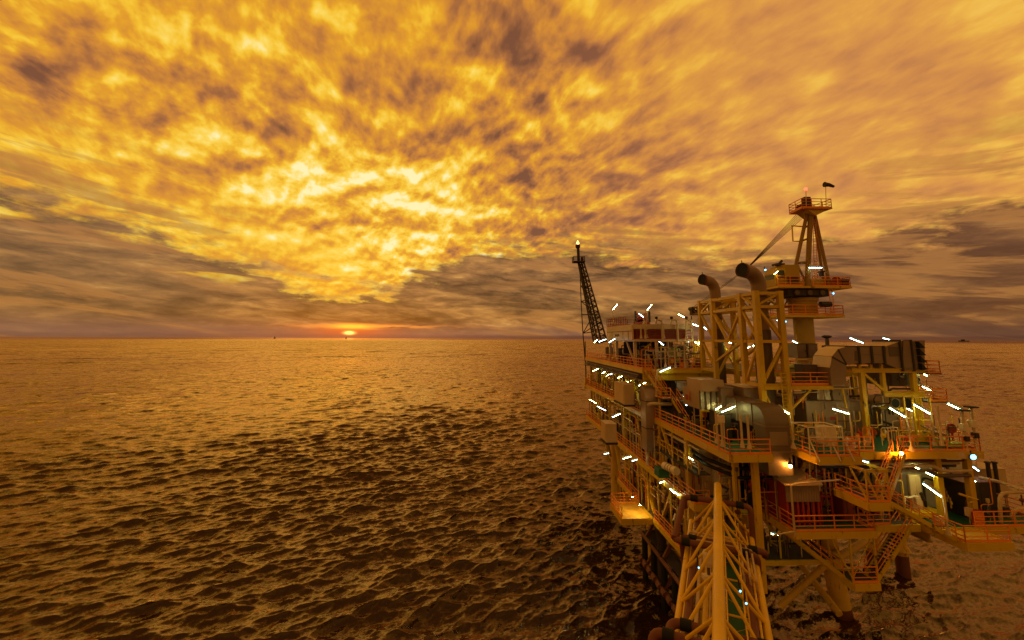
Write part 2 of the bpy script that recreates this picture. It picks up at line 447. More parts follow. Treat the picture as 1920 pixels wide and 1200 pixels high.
tubeg_m = emis('greenish_fluorescent_tube', (.86, 1.0, .36), 60.0)
tubec_m = emis('cool_fluorescent_tube', (.66, .95, 1.0), 24.0)
tubew_m = emis('warm_fluorescent_tube', (1.0, .88, .26), 56.0)
sod_m = emis('sodium_lamp', (1.0, .42, .06), 230.0)
blue_m = emis('floodlight_lens', (.10, .50, 1.0), 9.0)
halo_m = emis('lamp_halo', (.16, .55, .52), .8)  # faint added glow that imitates the halo round the tubes
halow_m = emis('warm_lamp_halo', (.70, .60, .10), .8)
wfl_m = emis('warm_flood', (1.0, .72, .25), 420.0)
redl_m = emis('red_beacon', (1.0, .06, .03), 6.0)
flame_m = emis('flame', (1.0, .55, .12), 5.0)
grn_m = emis('green_indicator', (.1, 1.0, .5), 8.0)
glass = bpy.data.materials.new('cab_glass'); glass.use_nodes = True
_b = glass.node_tree.nodes['Principled BSDF']; _b.inputs['Base Color'].default_value = (.02, .02, .02, 1); _b.inputs['Roughness'].default_value = .06

def rail_mb(path, h=1.1, r=.042, closed=False, mid=(.38, .74), toe=True, post=1.45, mb=None):
    mb = mb or MB(); path = [Vector(p) for p in path]
    if closed: path = path + [path[0]]
    for a, b in zip(path, path[1:]):
        d = b - a; n = max(1, int(round(d.length / post)))
        for k in range(n + 1):
            p = lerp(a, b, k / n); mb.tube([p, p + Vector((0, 0, h))], r * 1.05, 5)
        for t in (h,) + tuple(mid):
            mb.tube([a + Vector((0, 0, t)), b + Vector((0, 0, t))], r * (1.15 if t == h else .9), 5)
        if toe: mb.beam(a + Vector((0, 0, .09)), b + Vector((0, 0, .09)), .03, .16)
    return mb

def stair(loc0, loc1, width, label, side=(0, 1, 0), rails=True, group='stair flights', mat=None, tread_mat=None):
    """a straight flight from the foot loc0 to the head loc1; side = direction of its width"""
    a, b = Vector(loc0), Vector(loc1); s = Vector(side).normalized() * width
    t = thing('staircase', a, label, 'staircase', group)
    for k in (0, 1):
        MB().beam(a + s * k, b + s * k, .07, .30).build('stringer', mat or yel, t)
    n = max(3, int((b.z - a.z) / .21)); tm = MB()
    for k in range(1, n):
        p = lerp(a, b, k / n); d = (b - a); d.z = 0; d = d.normalized() * .13
        tm.quadbox([p - d + Vector((0, 0, -.02)), p + d + Vector((0, 0, -.02)), p + d + s + Vector((0, 0, -.02)), p - d + s + Vector((0, 0, -.02)),
                    p - d + Vector((0, 0, .02)), p + d + Vector((0, 0, .02)), p + d + s + Vector((0, 0, .02)), p - d + s + Vector((0, 0, .02))])
    tm.build('tread', tread_mat or grate, t)
    if rails:
        for k in (0, 1):
            m = MB(); q = s * k
            for hh in (1.0, .55): m.tube([a + q + Vector((0, 0, hh)), b + q + Vector((0, 0, hh))], .036, 5)
            for i in range(4):
                p = lerp(a, b, i / 3) + q; m.tube([p, p + Vector((0, 0, 1.0))], .034, 5)
            m.build('handrail', org, t)
    return t
# ------------------------------------------------------------------ the platform: jacket, decks, columns, pipework
plat = thing('oil_platform', (28, 55, 0), 'yellow steel offshore oil platform with stacked open decks standing in the sea', 'oil platform')
ZA, ZB, ZC, ZD, ZE, ZF = 8.0, 12.8, 18.3, 23.5, 27.0, 15.5
def deck(poly, z, rails, floor=None, fascia=.50, beams=True, rail_mat=None, fmat=None, bx=3.0):
    d = MB().prism(poly, z - .09, z).build('deck', floor or green, plat)
    e = MB()
    n = len(poly)
    for k in range(n):
        a, b = poly[k], poly[(k + 1) % n]
        zz = z + .055 + .004 * (k % 3)
        e.beam((a[0], a[1], zz - fascia / 2 - .002 * k), (b[0], b[1], zz - fascia / 2 - .002 * k), .16, fascia)
        L_ = math.hypot(b[0] - a[0], b[1] - a[1]); m = int(L_ / 3)       # web stiffeners
        for i in range(1, m):
            p = lerp((a[0], a[1], 0), (b[0], b[1], 0), i / m)
            e.box(p.x - .10, p.x + .10, p.y - .10, p.y + .10, z - fascia + .07, z - .03)
    e.build('edge_beam', fmat or yel, d)
    if beams:
        xs = [p[0] for p in poly]; ys = [p[1] for p in poly]
        if len(poly) == 4:
            j = MB(); y = min(ys) + bx / 2
            while y < max(ys) - .3:
                j.ibeam((min(xs) + .15, y, z - .34), (max(xs) - .15, y, z - .34), .2, .44); y += bx
            j.build('floor_joist', darks, d)
    for r in rails:
        rail_mb([(p[0], p[1], z + .06) for p in r]).build('handrail', rail_mat or org, d)
    return d
# upper deck, left (far) block
deck([(17.5, 50), (26.5, 50), (26.5, 81), (17.5, 81)], ZD, [[(26.4, 50.05), (20.6, 50.05)], [(18.6, 50.05), (17.55, 50.05), (17.55, 80.9)]], grate)
# deep plate girder under its front edge
MB().box(17.6, 26.4, 50.15, 50.4, ZD - 1.25, ZD - .46).build('girder', yel, plat)
MB().ibeam((17.7, 50.6, ZD - .85), (17.7, 80.5, ZD - .85), .3, .75).build('girder', darks, plat)
for k in range(3):
    MB().tube([(17.35 - .12 * k, 51, ZD - .75 - .22 * k), (17.35 - .12 * k, 80, ZD - .75 - .22 * k)], .09, 8).build('pipe', (rust, darks, rust)[k], plat)
# upper deck, right block (behind the stacks), carries the crane pedestal
deck([(26.7, 44.5), (40.5, 44.5), (40.5, 60), (26.7, 60)], ZD + .12, [[(40.4, 44.6), (40.4, 59)], [(27, 44.6), (40.4, 44.6)]], grate)
# main deck
deck([(18.0, 49.8), (18.0, 33.0), (21.3, 33.0), (21.3, 35.6), (24.3, 35.6), (24.3, 32.3), (27.7, 32.3), (27.7, 33.6), (38.8, 33.6), (38.8, 60), (26.8, 60), (26.8, 49.8)], ZC,
     [[(18.05, 48), (18.05, 33.05), (21.2, 33.05)], [(21.35, 35.65), (24.25, 35.65)], [(24.35, 35.4), (24.35, 32.35), (27.6, 32.35), (27.65, 33.65), (29.9, 33.65)],
      [(31.9, 33.65), (38.7, 33.65), (38.75, 59)]], green, .55, beams=False)
j = MB()
for k in range(9): j.ibeam((18.3, 36.5 + 2.7 * k, ZC - .40), (38.5, 36.5 + 2.7 * k, ZC - .40), .22, .5)
for xx in (20, 25, 30, 35): j.ibeam((xx, 36.0, ZC - .8), (xx, 59, ZC - .8), .25, .3)
j.build('floor_joist', darks, plat)
deck([(17.5, 50.2), (26.5, 50.2), (26.5, 81), (17.5, 81)], ZC + .15, [[(17.55, 51), (17.55, 80.9), (22, 80.9)]], grate, rail_mat=org)
# lower deck: left block, hut platform, right block
deck([(17.6, 38.5), (25, 38.5), (25, 82), (17.6, 82)], ZB, [[(17.65, 38.6), (17.65, 81.9), (20, 81.9)], [(17.7, 38.55), (19, 38.55)]], green, .6)
deck([(22.6, 33.0), (28.9, 33.0), (28.9, 38.3), (22.6, 38.3)], ZB - .02, [[(22.65, 38), (22.65, 33.05), (28.8, 33.05), (28.85, 34.5)]], green, .5)
deck([(25.1, 38.5), (34.6, 38.5), (34.6, 60), (25.1, 60)], ZB + .02, [[(29, 38.6), (33.5, 38.6)]], grate, .5)
deck([(33.5, 30.9), (37.0, 30.9), (37.0, 33), (33.5, 33)], ZB - .01, [[(33.55, 33), (33.55, 30.95), (36.9, 30.95)]], floor_y, .55, beams=False)
deck([(33.5, 33.2), (43.5, 33.2), (43.5, 50), (33.5, 50)], ZB + .02, [[(37.0, 33.25), (43.4, 33.25), (43.4, 48)]], green, .5)
deck([(28.9, 34.0), (33.3, 34.0), (33.3, 38.2), (28.9, 38.2)], ZB - .04, [[(29.2, 34.05), (31.0, 34.05)]], grate, .5)
# cellar walkways
deck([(17.3, 39.5), (19.3, 39.5), (19.3, 61), (17.3, 61)], ZA, [[(17.35, 39.6), (17.35, 47.6)], [(17.35, 52.4), (17.35, 60.9)]], grate, .5)
deck([(19.5, 39.5), (31, 39.5), (31, 44), (19.5, 44)], ZA - .3, [[(19.6, 39.55), (22, 39.55)]], grate, .4)
deck([(13.9, 47.8), (17.15, 47.8), (17.15, 52.2), (13.9, 52.2)], ZA + .02, [[(13.95, 47.9), (13.95, 52.1), (17, 52.1)]], floor_y, .62)
# half landing hung under the main deck
deck([(26.8, 31.0), (28.5, 31.0), (28.5, 34.1), (26.8, 34.1)], ZF, [[(26.85, 34.0), (26.85, 31.05), (28.4, 31.05)]], grate, .55, beams=False)
m = MB()
for x in (26.85, 28.45):
    m.beam((x, 31.1, ZF + .06), (x, 31.1, ZC - .6), .09); m.beam((x, 32.6, ZC - .5), (x, 31.12, ZF + .1), .1)
m.beam((26.85, 31.1, ZC - .62), (28.5, 31.1, ZC - .62), .14, .2); m.beam((26.85, 31.1, ZC - .75), (27.6, 31.1, ZF + .1), .1); m.beam((28.45, 31.1, ZC - .75), (27.75, 31.1, ZF + .1), .1)
m.beam((26.85, 31.2, ZC - .6), (26.85, 34.2, ZC - .61), .12, .18); m.beam((28.45, 31.2, ZC - .6), (28.45, 34.2, ZC - .61), .12, .18)
m.build('hanger_frame', yel, plat)
# low landing under the hut, between two flights
LZ = 9.0
deck([(27.0, 33.3), (29.0, 33.3), (29.0, 35.2), (27.0, 35.2)], LZ, [[(27.05, 33.35), (28.9, 33.35)]], grate, .5, beams=False)
m = MB()
for x in (27.05, 28.95): m.beam((x, 33.4, LZ), (x, 33.4, ZB - .5), .12)
m.beam((27.05, 33.4, LZ + .3), (25.6, 33.5, ZB - .5), .09); m.beam((27.05, 33.45, LZ + .3), (28.9, 33.5, ZB - .5), .06); m.beam((25.6, 34, ZB - .5), (27, 35, LZ), .09)
m.build('hanger_frame', yel, plat)
# columns
def column(x, y, z0, z1, w=.42, mat=None):
    MB().beam((x, y, z0), (x, y, z1), w, w).build('column', mat or yel, plat)
for x, y, z0, z1 in ((20.7, 34.4, ZA, ZC - .5), (19.9, 35.8, ZB, ZC - .5), (23.6, 36.2, ZB, ZC - .5), (18.3, 41, ZA, ZC - .5), (18.3, 50.6, ZA, ZD - .5), (18.3, 60, ZA - 3, ZD - .5), (18.3, 70, ZA, ZD - .5),
                     (18.3, 80, ZB - 1, ZD - .5), (25.8, 50.7, ZA, ZD - .5), (26.2, 44, ZA, ZC - .5), (33.4, 44, ZA, ZC - .5), (35.9, 34.6, ZB, ZC - .5), (38.5, 34.6, ZB, ZC - .5), (38.4, 44.8, ZB, ZD - .4), (33, 50, ZB, ZD - .4), (38.4, 58, ZB, ZD - .4)):
    column(x, y, z0, z1)
# diagonal braces in the left face
for (a, b) in (((18.0, 52.5, ZC + .2), (18.0, 56.5, ZD - .5)), ((18.0, 62, ZD - .5), (18.0, 66, ZC + .2)), ((18.0, 72, ZC + .2), (18.0, 68, ZD - .5)), ((18.0, 57.5, ZD - .5), (18.2, 53.4, ZB + 2)),
               ((18.1, 41, ZB - .4), (18.1, 44.2, ZA + .1)), ((18.1, 47.4, ZA + .1), (18.1, 44.2, ZB - .5)), ((17.9, 53, ZB - .5), (17.9, 49, ZA + .1)), ((17.9, 64, ZB - .5), (17.9, 60, ZA - 2)), ((17.9, 72, ZB - .5), (17.9, 78, ZC)),
               ((18.1, 42, ZB + .1), (18.1, 46.5, ZC - .4)), ((18.1, 49.5, ZB + .1), (18.1, 46.5, ZC - .4)), ((26.3, 36, ZC - .6), (24.5, 36.4, ZB)), ((38.4, 36, ZC - .6), (38.4, 40, ZB))):
    MB().beam(a, b, .26, .26).build('brace', yel, plat)
# jacket legs with battered legs into the water
def leg(px, py, r, top, bx=-.10, by=.05, flange=True, sp=1.9):
    w = PZ(px, py, 0.0); dz = top + 3.5
    t = Vector((w.x + bx * top, w.y + by * top, top)); b = Vector((w.x - bx * 3.5, w.y - by * 3.5, -3.5))
    m = MB().tube([b, t], r, 20)
    o = m.build('leg', legm, plat, smooth=True)
    if flange:
        c = lerp(b, t, (3.5 + 2.4) / dz); MB().cone(c, c + Vector((0, 0, .5)), r + .28, r + .06, 20).build('leg_collar', legm, o, smooth=True)
    MB().tube([lerp(b, t, 2.5 / dz), lerp(b, t, (3.5 + sp) / dz)], r + .012, 20).build('splash_zone', rust, o, smooth=True)
    return w, t
w1, t1 = leg(1578, 1143, .88, ZB - .5, flange=False, sp=.3)
w2, t2 = leg(1694, 1072, .66, ZB - .3, -.02, 0)
w3, t3 = leg(1643, 1064, .8, ZB - .3, -.05, -.02)
for (x, y) in ((19.6, 41.5), (20, 56), (20, 72), (33, 58), (31, 72)):
    MB().tube([(x, y, -3.5), (x + .3, y + .2, ZB - .4)], .75, 18).build('leg', legm, plat, smooth=True)
for a, b, r in ((P(1548, 1058, 42.6), P(1462, 1137, 43.4), .30), ((20, 42, 6.4), (33.4, 43, 6.4), .38), ((20, 42, 6.2), (27, 42.5, -1.5), .3), ((33, 43, 5.9), (44, 49, 6.2), .34), ((33.4, 43.3, 1), (33, 57, 7), .32), ((20, 42, 6), (20, 56, 2), .32), ((20, 57, 7), (32.5, 58, 1), .32)):
    MB().tube([a, b], r, 14).build('brace', legm, plat, smooth=True)
# heavy girders seen under the lower deck
for a, b in (((19, 40, ZB - .95), (34, 40, ZB - .95)), ((19, 46, ZB - .95), (42, 46, ZB - .95)), ((34, 34, ZB - .9), (34, 50, ZB - .9)), ((43, 34, ZB - .9), (43, 50, ZB - .9)), ((25, 39, ZB - .95), (25, 60, ZB - .95))):
    MB().ibeam(a, b, .4, .85).build('girder', yel, plat)
# duct support frame of the right side
for x, z1 in ((33.35, 24.1), (38.2, 24.1)):
    column(x, 38, ZC, z1, .36)
m = MB()
m.ibeam((32.4, 37.9, 24.28), (39.3, 37.9, 24.28), .3, .36); m.ibeam((35.2, 37.88, 22.2), (39.0, 37.88, 22.2), .28, .5)
m.beam((33.5, 37.9, 24.0), (35.4, 37.9, 22.35), .2); m.beam((35.3, 37.95, 24.1), (35.3, 37.95, 22.4), .3, .3)
for x in (33.3, 34.4, 35.4): m.beam((x, 38.1, 24.45), (x, 38.1, 25.15), .2)
m.beam((38.4, 38.1, 24.1), (38.4, 38.1, ZC), .3)
m.ibeam((32.5, 41.5, 24.28), (39.3, 41.5, 24.29), .3, .36)
m.build('duct_support', yel, plat)
d = MB().box(39.3, 40.6, 37.6, 41, 23.95, 24.05).build('deck', grate, plat)
rail_mb([(39.35, 37.65, 24.06), (40.5, 37.65, 24.06), (40.5, 41, 24.06)]).build('handrail', org, d)
d = MB().box(38.9, 40.6, 37.3, 41, 21.5, 21.62).build('deck', grate, plat)
rail_mb([(39.0, 37.35, 21.62), (40.5, 37.35, 21.62), (40.5, 41, 21.62)]).build('handrail', org, d)
# mid platform beside the stack frame
d = MB().box(26.5, 30.3, 37.7, 40.5, 22.88, 23.0).build('deck', grate, plat)
MB().ibeam((24.0, 37.62, 22.80), (30.3, 37.62, 22.80), .2, .34).build('edge_beam', yel, d)
m = rail_mb([(26.6, 37.75, 23.0), (30.2, 37.75, 23.0), (30.2, 40.4, 23.0)], mid=(.38, .74)); m.beam((26.55, 37.70, 23.1), (30.25, 37.70, 23.1), .04, .22)
m.build('handrail', org, d)
for p_, q_, w_ in (((26.2, 37.9, 20.6), (28.4, 37.9, 22.6), .16), ((30.3, 37.8, 22.7), (32.4, 37.8, 22.7), .1), ((32.4, 37.8, 22.76), (32.4, 37.8, 23.9), .1), ((31.3, 37.8, 22.6), (31.5, 37.8, 21), .14)):
    MB().beam(p_, q_, w_).build('brace', yel, plat)
# pipework bundles -----------------------------------------------------------------
def pipe(pts, r, mat, n=8, b=.35):
    return MB().tube(bend(pts, b), r, n).build('pipe', mat, plat, smooth=True)
# under the main deck front, dark headers sweeping to the right
pipe([(18.6, 47, 16.9), (18.6, 38.5, 16.7), (19.6, 36.0, 16.5), (24.5, 35.9, 16.5)], .16, black)
pipe([(18.9, 47, 16.3), (18.9, 38.3, 16.1), (20, 35.6, 15.9), (24.5, 35.5, 15.9)], .16, black)
pipe([(18.2, 60, 16.2), (18.2, 38, 15.9)], .10, rust)
pipe([(21.3, 36.3, 13.2), (21.2, 36.2, 14.6), (22.2, 36.2, 15.4), (23.2, 36.2, 14.6), (23.3, 36.3, 12.9)], .22, black, 10, .7)
pipe([(17.9, 37.8, 17.5), (17.9, 44, 17.5)], .06, pipe_w); 
for k in range(6):
    zz = ZC - .95 - .28 * (k % 3); yy = 36.5 + 1.1 * k
    pipe([(26 + .4 * k, 34.6 + .35 * k, zz), (38.2, 34.6 + .35 * k, zz)], .08 + .03 * (k % 3), (rust, pipe_w, darks, alu, rust, pipe_w)[k])
pipe([(31.5, 34.2, 17.1), (35.2, 34.2, 17.1), (35.8, 34.2, 16.7), (38.3, 34.2, 16.7)], .12, pipe_w)
pipe([(31.2, 34.3, 16.7), (35.0, 34.3, 16.7), (35.6, 34.3, 16.3), (38.3, 34.3, 16.3)], .14, greyd)
# white frame pipe in front of the hut, and the far-right pale piping
pipe([(22.5, 32.85, ZB + .15), (20.9, 32.9, ZB - .1)], .06, pipe_w)
pipe([(22.45, 32.85, ZB - .2), (22.45, 32.85, 16.2), (22.9, 32.95, 16.25), (26.9, 33.6, 16.3)], .07, pipe_w)
pipe([P(1836, 895, 36), P(1880, 905, 34.5), P(1960, 935, 31.5)], .13, cream)
pipe([P(1960, 922, 33), P(1880, 924, 34), P(1874, 934, 34), P(1877, 985, 34)], .13, cream)
pipe([P(1905, 985, 34), P(1897, 965, 34), P(1905, 955, 34), P(1935, 955, 34)], .15, cream)
# the tall inverted pipe on the left face
pipe([(17.3, 49, 13.2), (17.3, 49, 19.2), (17.3, 47.7, 20.0), (18.4, 47.2, 20.0), (21, 47.2, 20.0)], .19, pipe_w, 10, .6)
# long runs along the left face on each level
rnd = random.Random(3)
for lvl, zt in ((ZA, ZB), (ZB, ZC), (ZC, ZD)):
    for k in range(5):
        x = 18.6 + .55 * k; z = zt - .95 - rnd.random() * .9
        y0 = rnd.uniform(40, 52) if lvl < ZC else rnd.uniform(51, 56); y1 = rnd.uniform(66, 80)
        zz = lvl + .2
        pipe([(x, y0, zz), (x, y0, z), (x, y1, z), (x + .6, y1, zz)], rnd.uniform(.06, .15), rnd.choice((rust, pipe_w, darks, yel, alu)))
# verticals and spools between the decks, deep in the shade
for k in range(16):
    lvl, zt = rnd.choice(((ZA, ZB), (ZB, ZC), (ZC, ZD)))
    x = rnd.uniform(19, 26); y = rnd.uniform(40, 70) if lvl < ZC else rnd.uniform(52, 72)
    pipe([(x, y, lvl), (x, y, (lvl + zt) / 2), (x + rnd.uniform(-2, 2), y, (lvl + zt) / 2 + .3), (x + rnd.uniform(-.3, .3), y + .4, zt - .4)], rnd.uniform(.07, .16), rnd.choice((rust, pipe_w, alu, darks, yel)))
for k in range(10):
    x = rnd.uniform(27, 38); y = rnd.uniform(36, 44)
    pipe([(x, y, ZB), (x, y, rnd.uniform(14.2, 16.5)), (x + rnd.uniform(1, 4), y, rnd.uniform(14.5, 16.8)), (x + 2, y + 1.2, ZC - .4)], rnd.uniform(.06, .14), rnd.choice((rust, pipe_w, darks, alu)))
# thin poles and posts along the deck edges (pale, with flared feet)
def post(px, py0, py1, Y, r=.085, mat=None):
    b = P(px, py1, Y); t = P(px, py0, Y); t = Vector((b.x, b.y, t.z))
    o = MB().tube([b, t], r, 8).cone(b - Vector((0, 0, .12)), b + Vector((0, 0, .38)), r * 2.1, r, 10).build('post', pipe_w, plat, smooth=True)
    return o
for a in ((1392, 778, 836, 32.8), (1405, 778, 838, 32.7), (1345, 770, 828, 33.8), (1355, 792, 834, 33.2), (1248, 650, 687, 50.0), (1267, 640, 688, 50.0), (1285, 640, 688, 50.0), (1319, 655, 688, 50.0),
          (1202, 610, 633, 52.6), (1210, 600, 633, 52.6), (1287, 610, 633, 52.6), (1245, 612, 633, 52.6), (1766, 760, 832, 33.4), (1778, 790, 822, 36)):
    post(*a)
# ------------------------------------------------------------------ added dark walls for the shaded interior, and the dense small pipework between the decks
def wall(x0, x1, y0, y1, z0, z1, mat): 
    o = MB().box(x0, x1, y0, y1, z0, z1).build('dark_backing', mat, plat)  # dark sheet put in behind the clutter where the interior is shaded
    m = MB(); n = max(2, int(max(x1 - x0, y1 - y0) / 1.6))
    for k in range(n + 1):
        if x1 - x0 > y1 - y0: x = x0 + (x1 - x0) * k / n; m.box(x - .05, x + .05, y0 - .09, y0 - .003, z0 + .02, z1 - .02)
        else: y = y0 + (y1 - y0) * k / n; m.box(x0 - .09, x0 - .003, y - .05, y + .05, z0 + .02, z1 - .02)
    m.build('backing_rib', mat, o)
wall(18.6, 25.6, 60.5, 60.6, ZD + .02, ZE - .35, darks)
wall(23.6, 23.7, 52, 80, ZC + .17, ZD - .7, greyd)
wall(23.5, 23.6, 45, 80, ZB + .02, ZC - 1.1, darks)
wall(22.5, 22.6, 44.3, 60, ZA + .02, ZB - 1.4, darks)
wall(24.0, 33.3, 45.0, 45.1, ZB + .04, ZC - 1.1, darks)
wall(34.2, 37.2, 44.5, 44.6, ZB + .04, ZC - 1.1, greyd)
rn = random.Random(21)
STUFF = []                                 # what goes beyond a hundred conduits: one mesh, several paints
NC = [0]
def conduits(n, xr, yr, z0, z1, mats, rr=(.035, .075), along='y', span=(2, 7)):
    for k in range(n):
        x, y = rn.uniform(*xr), rn.uniform(*yr); L_ = rn.uniform(*span); za = rn.uniform(z0 + .6, z1 - .6)
        e = Vector((x, y, 0)); f = Vector((x, min(y + L_, yr[1] + 4), 0)) if along == 'y' else Vector((min(x + L_, xr[1] + 3), y, 0))
        pts = [e + Vector((0, 0, z0)), e + Vector((0, 0, za)), f + Vector((0, 0, za)), f + Vector((0, 0, z1 if rn.random() < .5 else z0))]
        mb = MB().tube(bend(pts, .2, 3), rn.uniform(*rr), 6); mt = rn.choice(mats); NC[0] += 1
        if NC[0] <= 96: mb.build('conduit', mt, plat, smooth=True)
        else: STUFF.append((mb, mt))
def fittings(n, xr, yr, z0, z1):
    for k in range(n):
        x, y, z = rn.uniform(*xr), rn.uniform(*yr), rn.uniform(z0 + .3, z1 - .5); mb = MB(); q = rn.random(); s_ = rn.uniform(.1, .24)
        if q < .4: mb.lathe((x, y, z), [(s_ * .5, -.02), (s_, .02), (s_, .06), (s_ * .4, .1)], 10, (rn.uniform(-1, 1), -1, rn.uniform(-.5, .5))); mb.tube([(x, y, z - .4), (x, y, z + .4)], .05, 6); mt = rn.choice((red, rust, pipe_w, yel))
        elif q < .75: mb.box(x - s_, x + s_, y - s_ * .6, y + s_ * .6, z - s_ * 1.4, z + s_ * 1.4); mb.tube([(x, y, z0), (x, y, z)], .035, 5); mt = rn.choice((grey, pipe_w, cream, greyd, org))
        else: mb.tube([(x, y, z), (x + rn.uniform(-.8, .8), y, z + rn.uniform(-.2, .6)), (x + rn.uniform(-.8, .8), y + .5, z + .5)], rn.uniform(.07, .15), 8); mt = rn.choice((alu, rust, darks, yel))
        STUFF.append((mb, mt))
def flush_stuff():
    me = bpy.data.meshes.new('small_pipework'); V, Fs, MI, ms = [], [], [], []
    for mb, mt in STUFF:
        if mt not in ms: ms.append(mt)
        b = len(V); V += [tuple(p - plat.location) for p in mb.v]; Fs += [[b + i for i in f] for f in mb.f]; MI += [ms.index(mt)] * len(mb.f)
    me.from_pydata(V, [], Fs)
    for mt in ms: me.materials.append(mt)
    me.polygons.foreach_set('material_index', MI); me.polygons.foreach_set('use_smooth', [len(f) == 4 for f in Fs])
    bm = bmesh.new(); bm.from_mesh(me); bmesh.ops.recalc_face_normals(bm, faces=bm.faces)
    for e_ in bm.edges:
        if len(e_.link_faces) == 2 and e_.calc_face_angle(0) > .8: e_.smooth = False
    bm.to_mesh(me); bm.free()
    o = bpy.data.objects.new('small_pipework', me); COL.objects.link(o); o.parent = plat; o['kind'] = 'stuff'
PM = (pipe_w, pipe_w, yel, org, rust, darks, alu)
conduits(16, (17.9, 20.5), (51, 74), ZC + .16, ZD - .6, PM)
conduits(16, (17.9, 20.5), (40, 74), ZB, ZC - .8, PM)
conduits(10, (17.6, 20.5), (40, 56), ZA, ZB - .6, PM)
conduits(18, (18, 25), (51, 60), ZD, ZE - .3, PM, (.03, .07), 'x', (1, 3))
conduits(16, (19, 33), (34.6, 38), ZB, ZC - .6, PM, (.03, .08), 'x', (1, 4))
conduits(14, (26, 37), (35.5, 38), ZC, ZC + 2.6, (pipe_w, yel, org, darks), (.03, .05), 'x', (.6, 2))
# cable trays and slim yellow struts
for (x, y0, y1, z) in ((18.1, 40, 48, ZC - 1.0), (17.9, 51, 79, ZD - 1.45), (17.9, 40, 80, ZB + 2.4), (18.0, 40, 60, ZA + 2.6), (18.6, 52, 78, ZC + 2.4)):
    m = MB().beam((x, y0, z), (x, y1, z), .05, .12).beam((x + .4, y0, z), (x + .4, y1, z), .05, .12)
    for k in range(int((y1 - y0) / .9)): m.beam((x, y0 + .9 * k, z - .03), (x + .4, y0 + .9 * k, z - .03), .05, .03)
    m.build('cable_tray', pipe_w, plat)
for k in range(9):
    y = 51 + 3.2 * k; MB().beam((17.75, y, ZC + .2), (17.75, y, ZD - .5), .13).build('strut', yel, plat)
for k in range(12):
    y = 40 + 3.3 * k; MB().beam((17.85, y, ZB), (17.85, y, ZC - .5 if y < 49 else ZC - .35), .13).build('strut', yel, plat)
for k in range(6):
    y = 40.5 + 3.2 * k; MB().beam((17.6, y, ZA), (17.6, y, ZB - .5), .13).build('strut', yel, plat)
# raised walkway with rails along the left face, below the main deck edge
d = MB().box(17.9, 18.9, 38, 49.5, 15.35, 15.45).build('deck', grate, plat)
MB().beam((17.85, 38, 15.3), (17.85, 49.5, 15.31), .1, .22).build('edge_beam', darks, d)
rail_mb([(17.9, 38.0, 15.45), (17.9, 49.4, 15.45)], h=1.0, mid=(.5,), toe=False, r=.045).build('handrail', yel, d)

# more small bore lines, drop pipes and hangers packed along the faces
conduits(22, (17.7, 19.2), (40, 78), ZB, ZC - .6, (yel, org, pipe_w, rust, yel), (.04, .07), 'y', (1, 4))
conduits(18, (17.7, 19.2), (51, 78), ZC + .16, ZD - .6, (yel, org, pipe_w, rust, alu), (.04, .07), 'y', (1, 4))
conduits(12, (17.5, 20), (40, 58), ZA, ZB - .6, (yel, org, pipe_w, rust), (.04, .08), 'y', (1, 3))
conduits(12, (19, 24.5), (36.0, 39), ZB, ZC - .6, (yel, pipe_w, rust, alu), (.04, .09), 'x', (.6, 2))

conduits(16, (18.6, 24), (37, 46), ZC, ZC + 2.2, (pipe_w, yel, org, rust), (.035, .06), 'x', (.6, 2))
conduits(12, (33.8, 43), (34.5, 40), ZB + .03, ZB + 3.2, (pipe_w, yel, org, rust), (.035, .07), 'x', (.6, 2.5))
conduits(14, (26.8, 34), (39.5, 43), ZC, ZD - .5, (pipe_w, yel, rust, darks), (.05, .09), 'x', (.8, 3))
conduits(8, (22.8, 28.5), (34.2, 38), ZB, ZB + 3.6, (red, pipe_w, rust, org), (.04, .08), 'x', (.6, 2))

conduits(40, (17.7, 20.5), (51, 79), ZC + .16, ZD - .6, PM, (.03, .07), 'y', (.8, 3))
conduits(40, (17.7, 20.5), (40, 79), ZB, ZC - .7, PM, (.03, .08), 'y', (.8, 3))
conduits(30, (17.5, 20.5), (40, 60), ZA, ZB - .6, PM, (.03, .08), 'y', (.6, 2.5))
conduits(30, (18, 26), (51, 60), ZD, ZE - .3, PM, (.03, .06), 'x', (.6, 2))
conduits(40, (19, 33), (34.5, 39), ZB, ZC - .6, PM, (.03, .08), 'x', (.5, 2.5))
conduits(30, (19.5, 30), (39.8, 43.5), ZA - .3, ZB - .6, (rust, yel, darks, pipe_w), (.04, .10), 'x', (.6, 3))
conduits(24, (26, 38), (34.5, 38.4), ZC, ZC + 2.4, PM, (.03, .05), 'x', (.4, 1.5))
conduits(24, (24, 38), (38.2, 43), ZC + 2, ZD + .2, PM, (.04, .08), 'x', (.6, 2.5))
fittings(50, (17.8, 20), (51, 76), ZC + .2, ZD - .7); fittings(60, (17.8, 20), (39, 76), ZB, ZC - .8); fittings(40, (17.6, 20), (40, 58), ZA, ZB - .7)
fittings(40, (18.3, 25.5), (51, 58), ZD, ZE - .4); fittings(50, (19, 33), (34.6, 38), ZB, ZC - .7); fittings(30, (18.6, 24), (36, 46), ZC, ZC + 2); fittings(40, (26, 38), (34.4, 38), ZC, ZC + 1.6)
fittings(30, (33.8, 43), (33.6, 38), ZB + .03, ZB + 2.4); fittings(24, (27, 38), (38.5, 42), ZC + 2.5, ZD + 1.5); fittings(24, (19.5, 29), (39.7, 43), ZA - .3, ZB - .8)
flush_stuff()
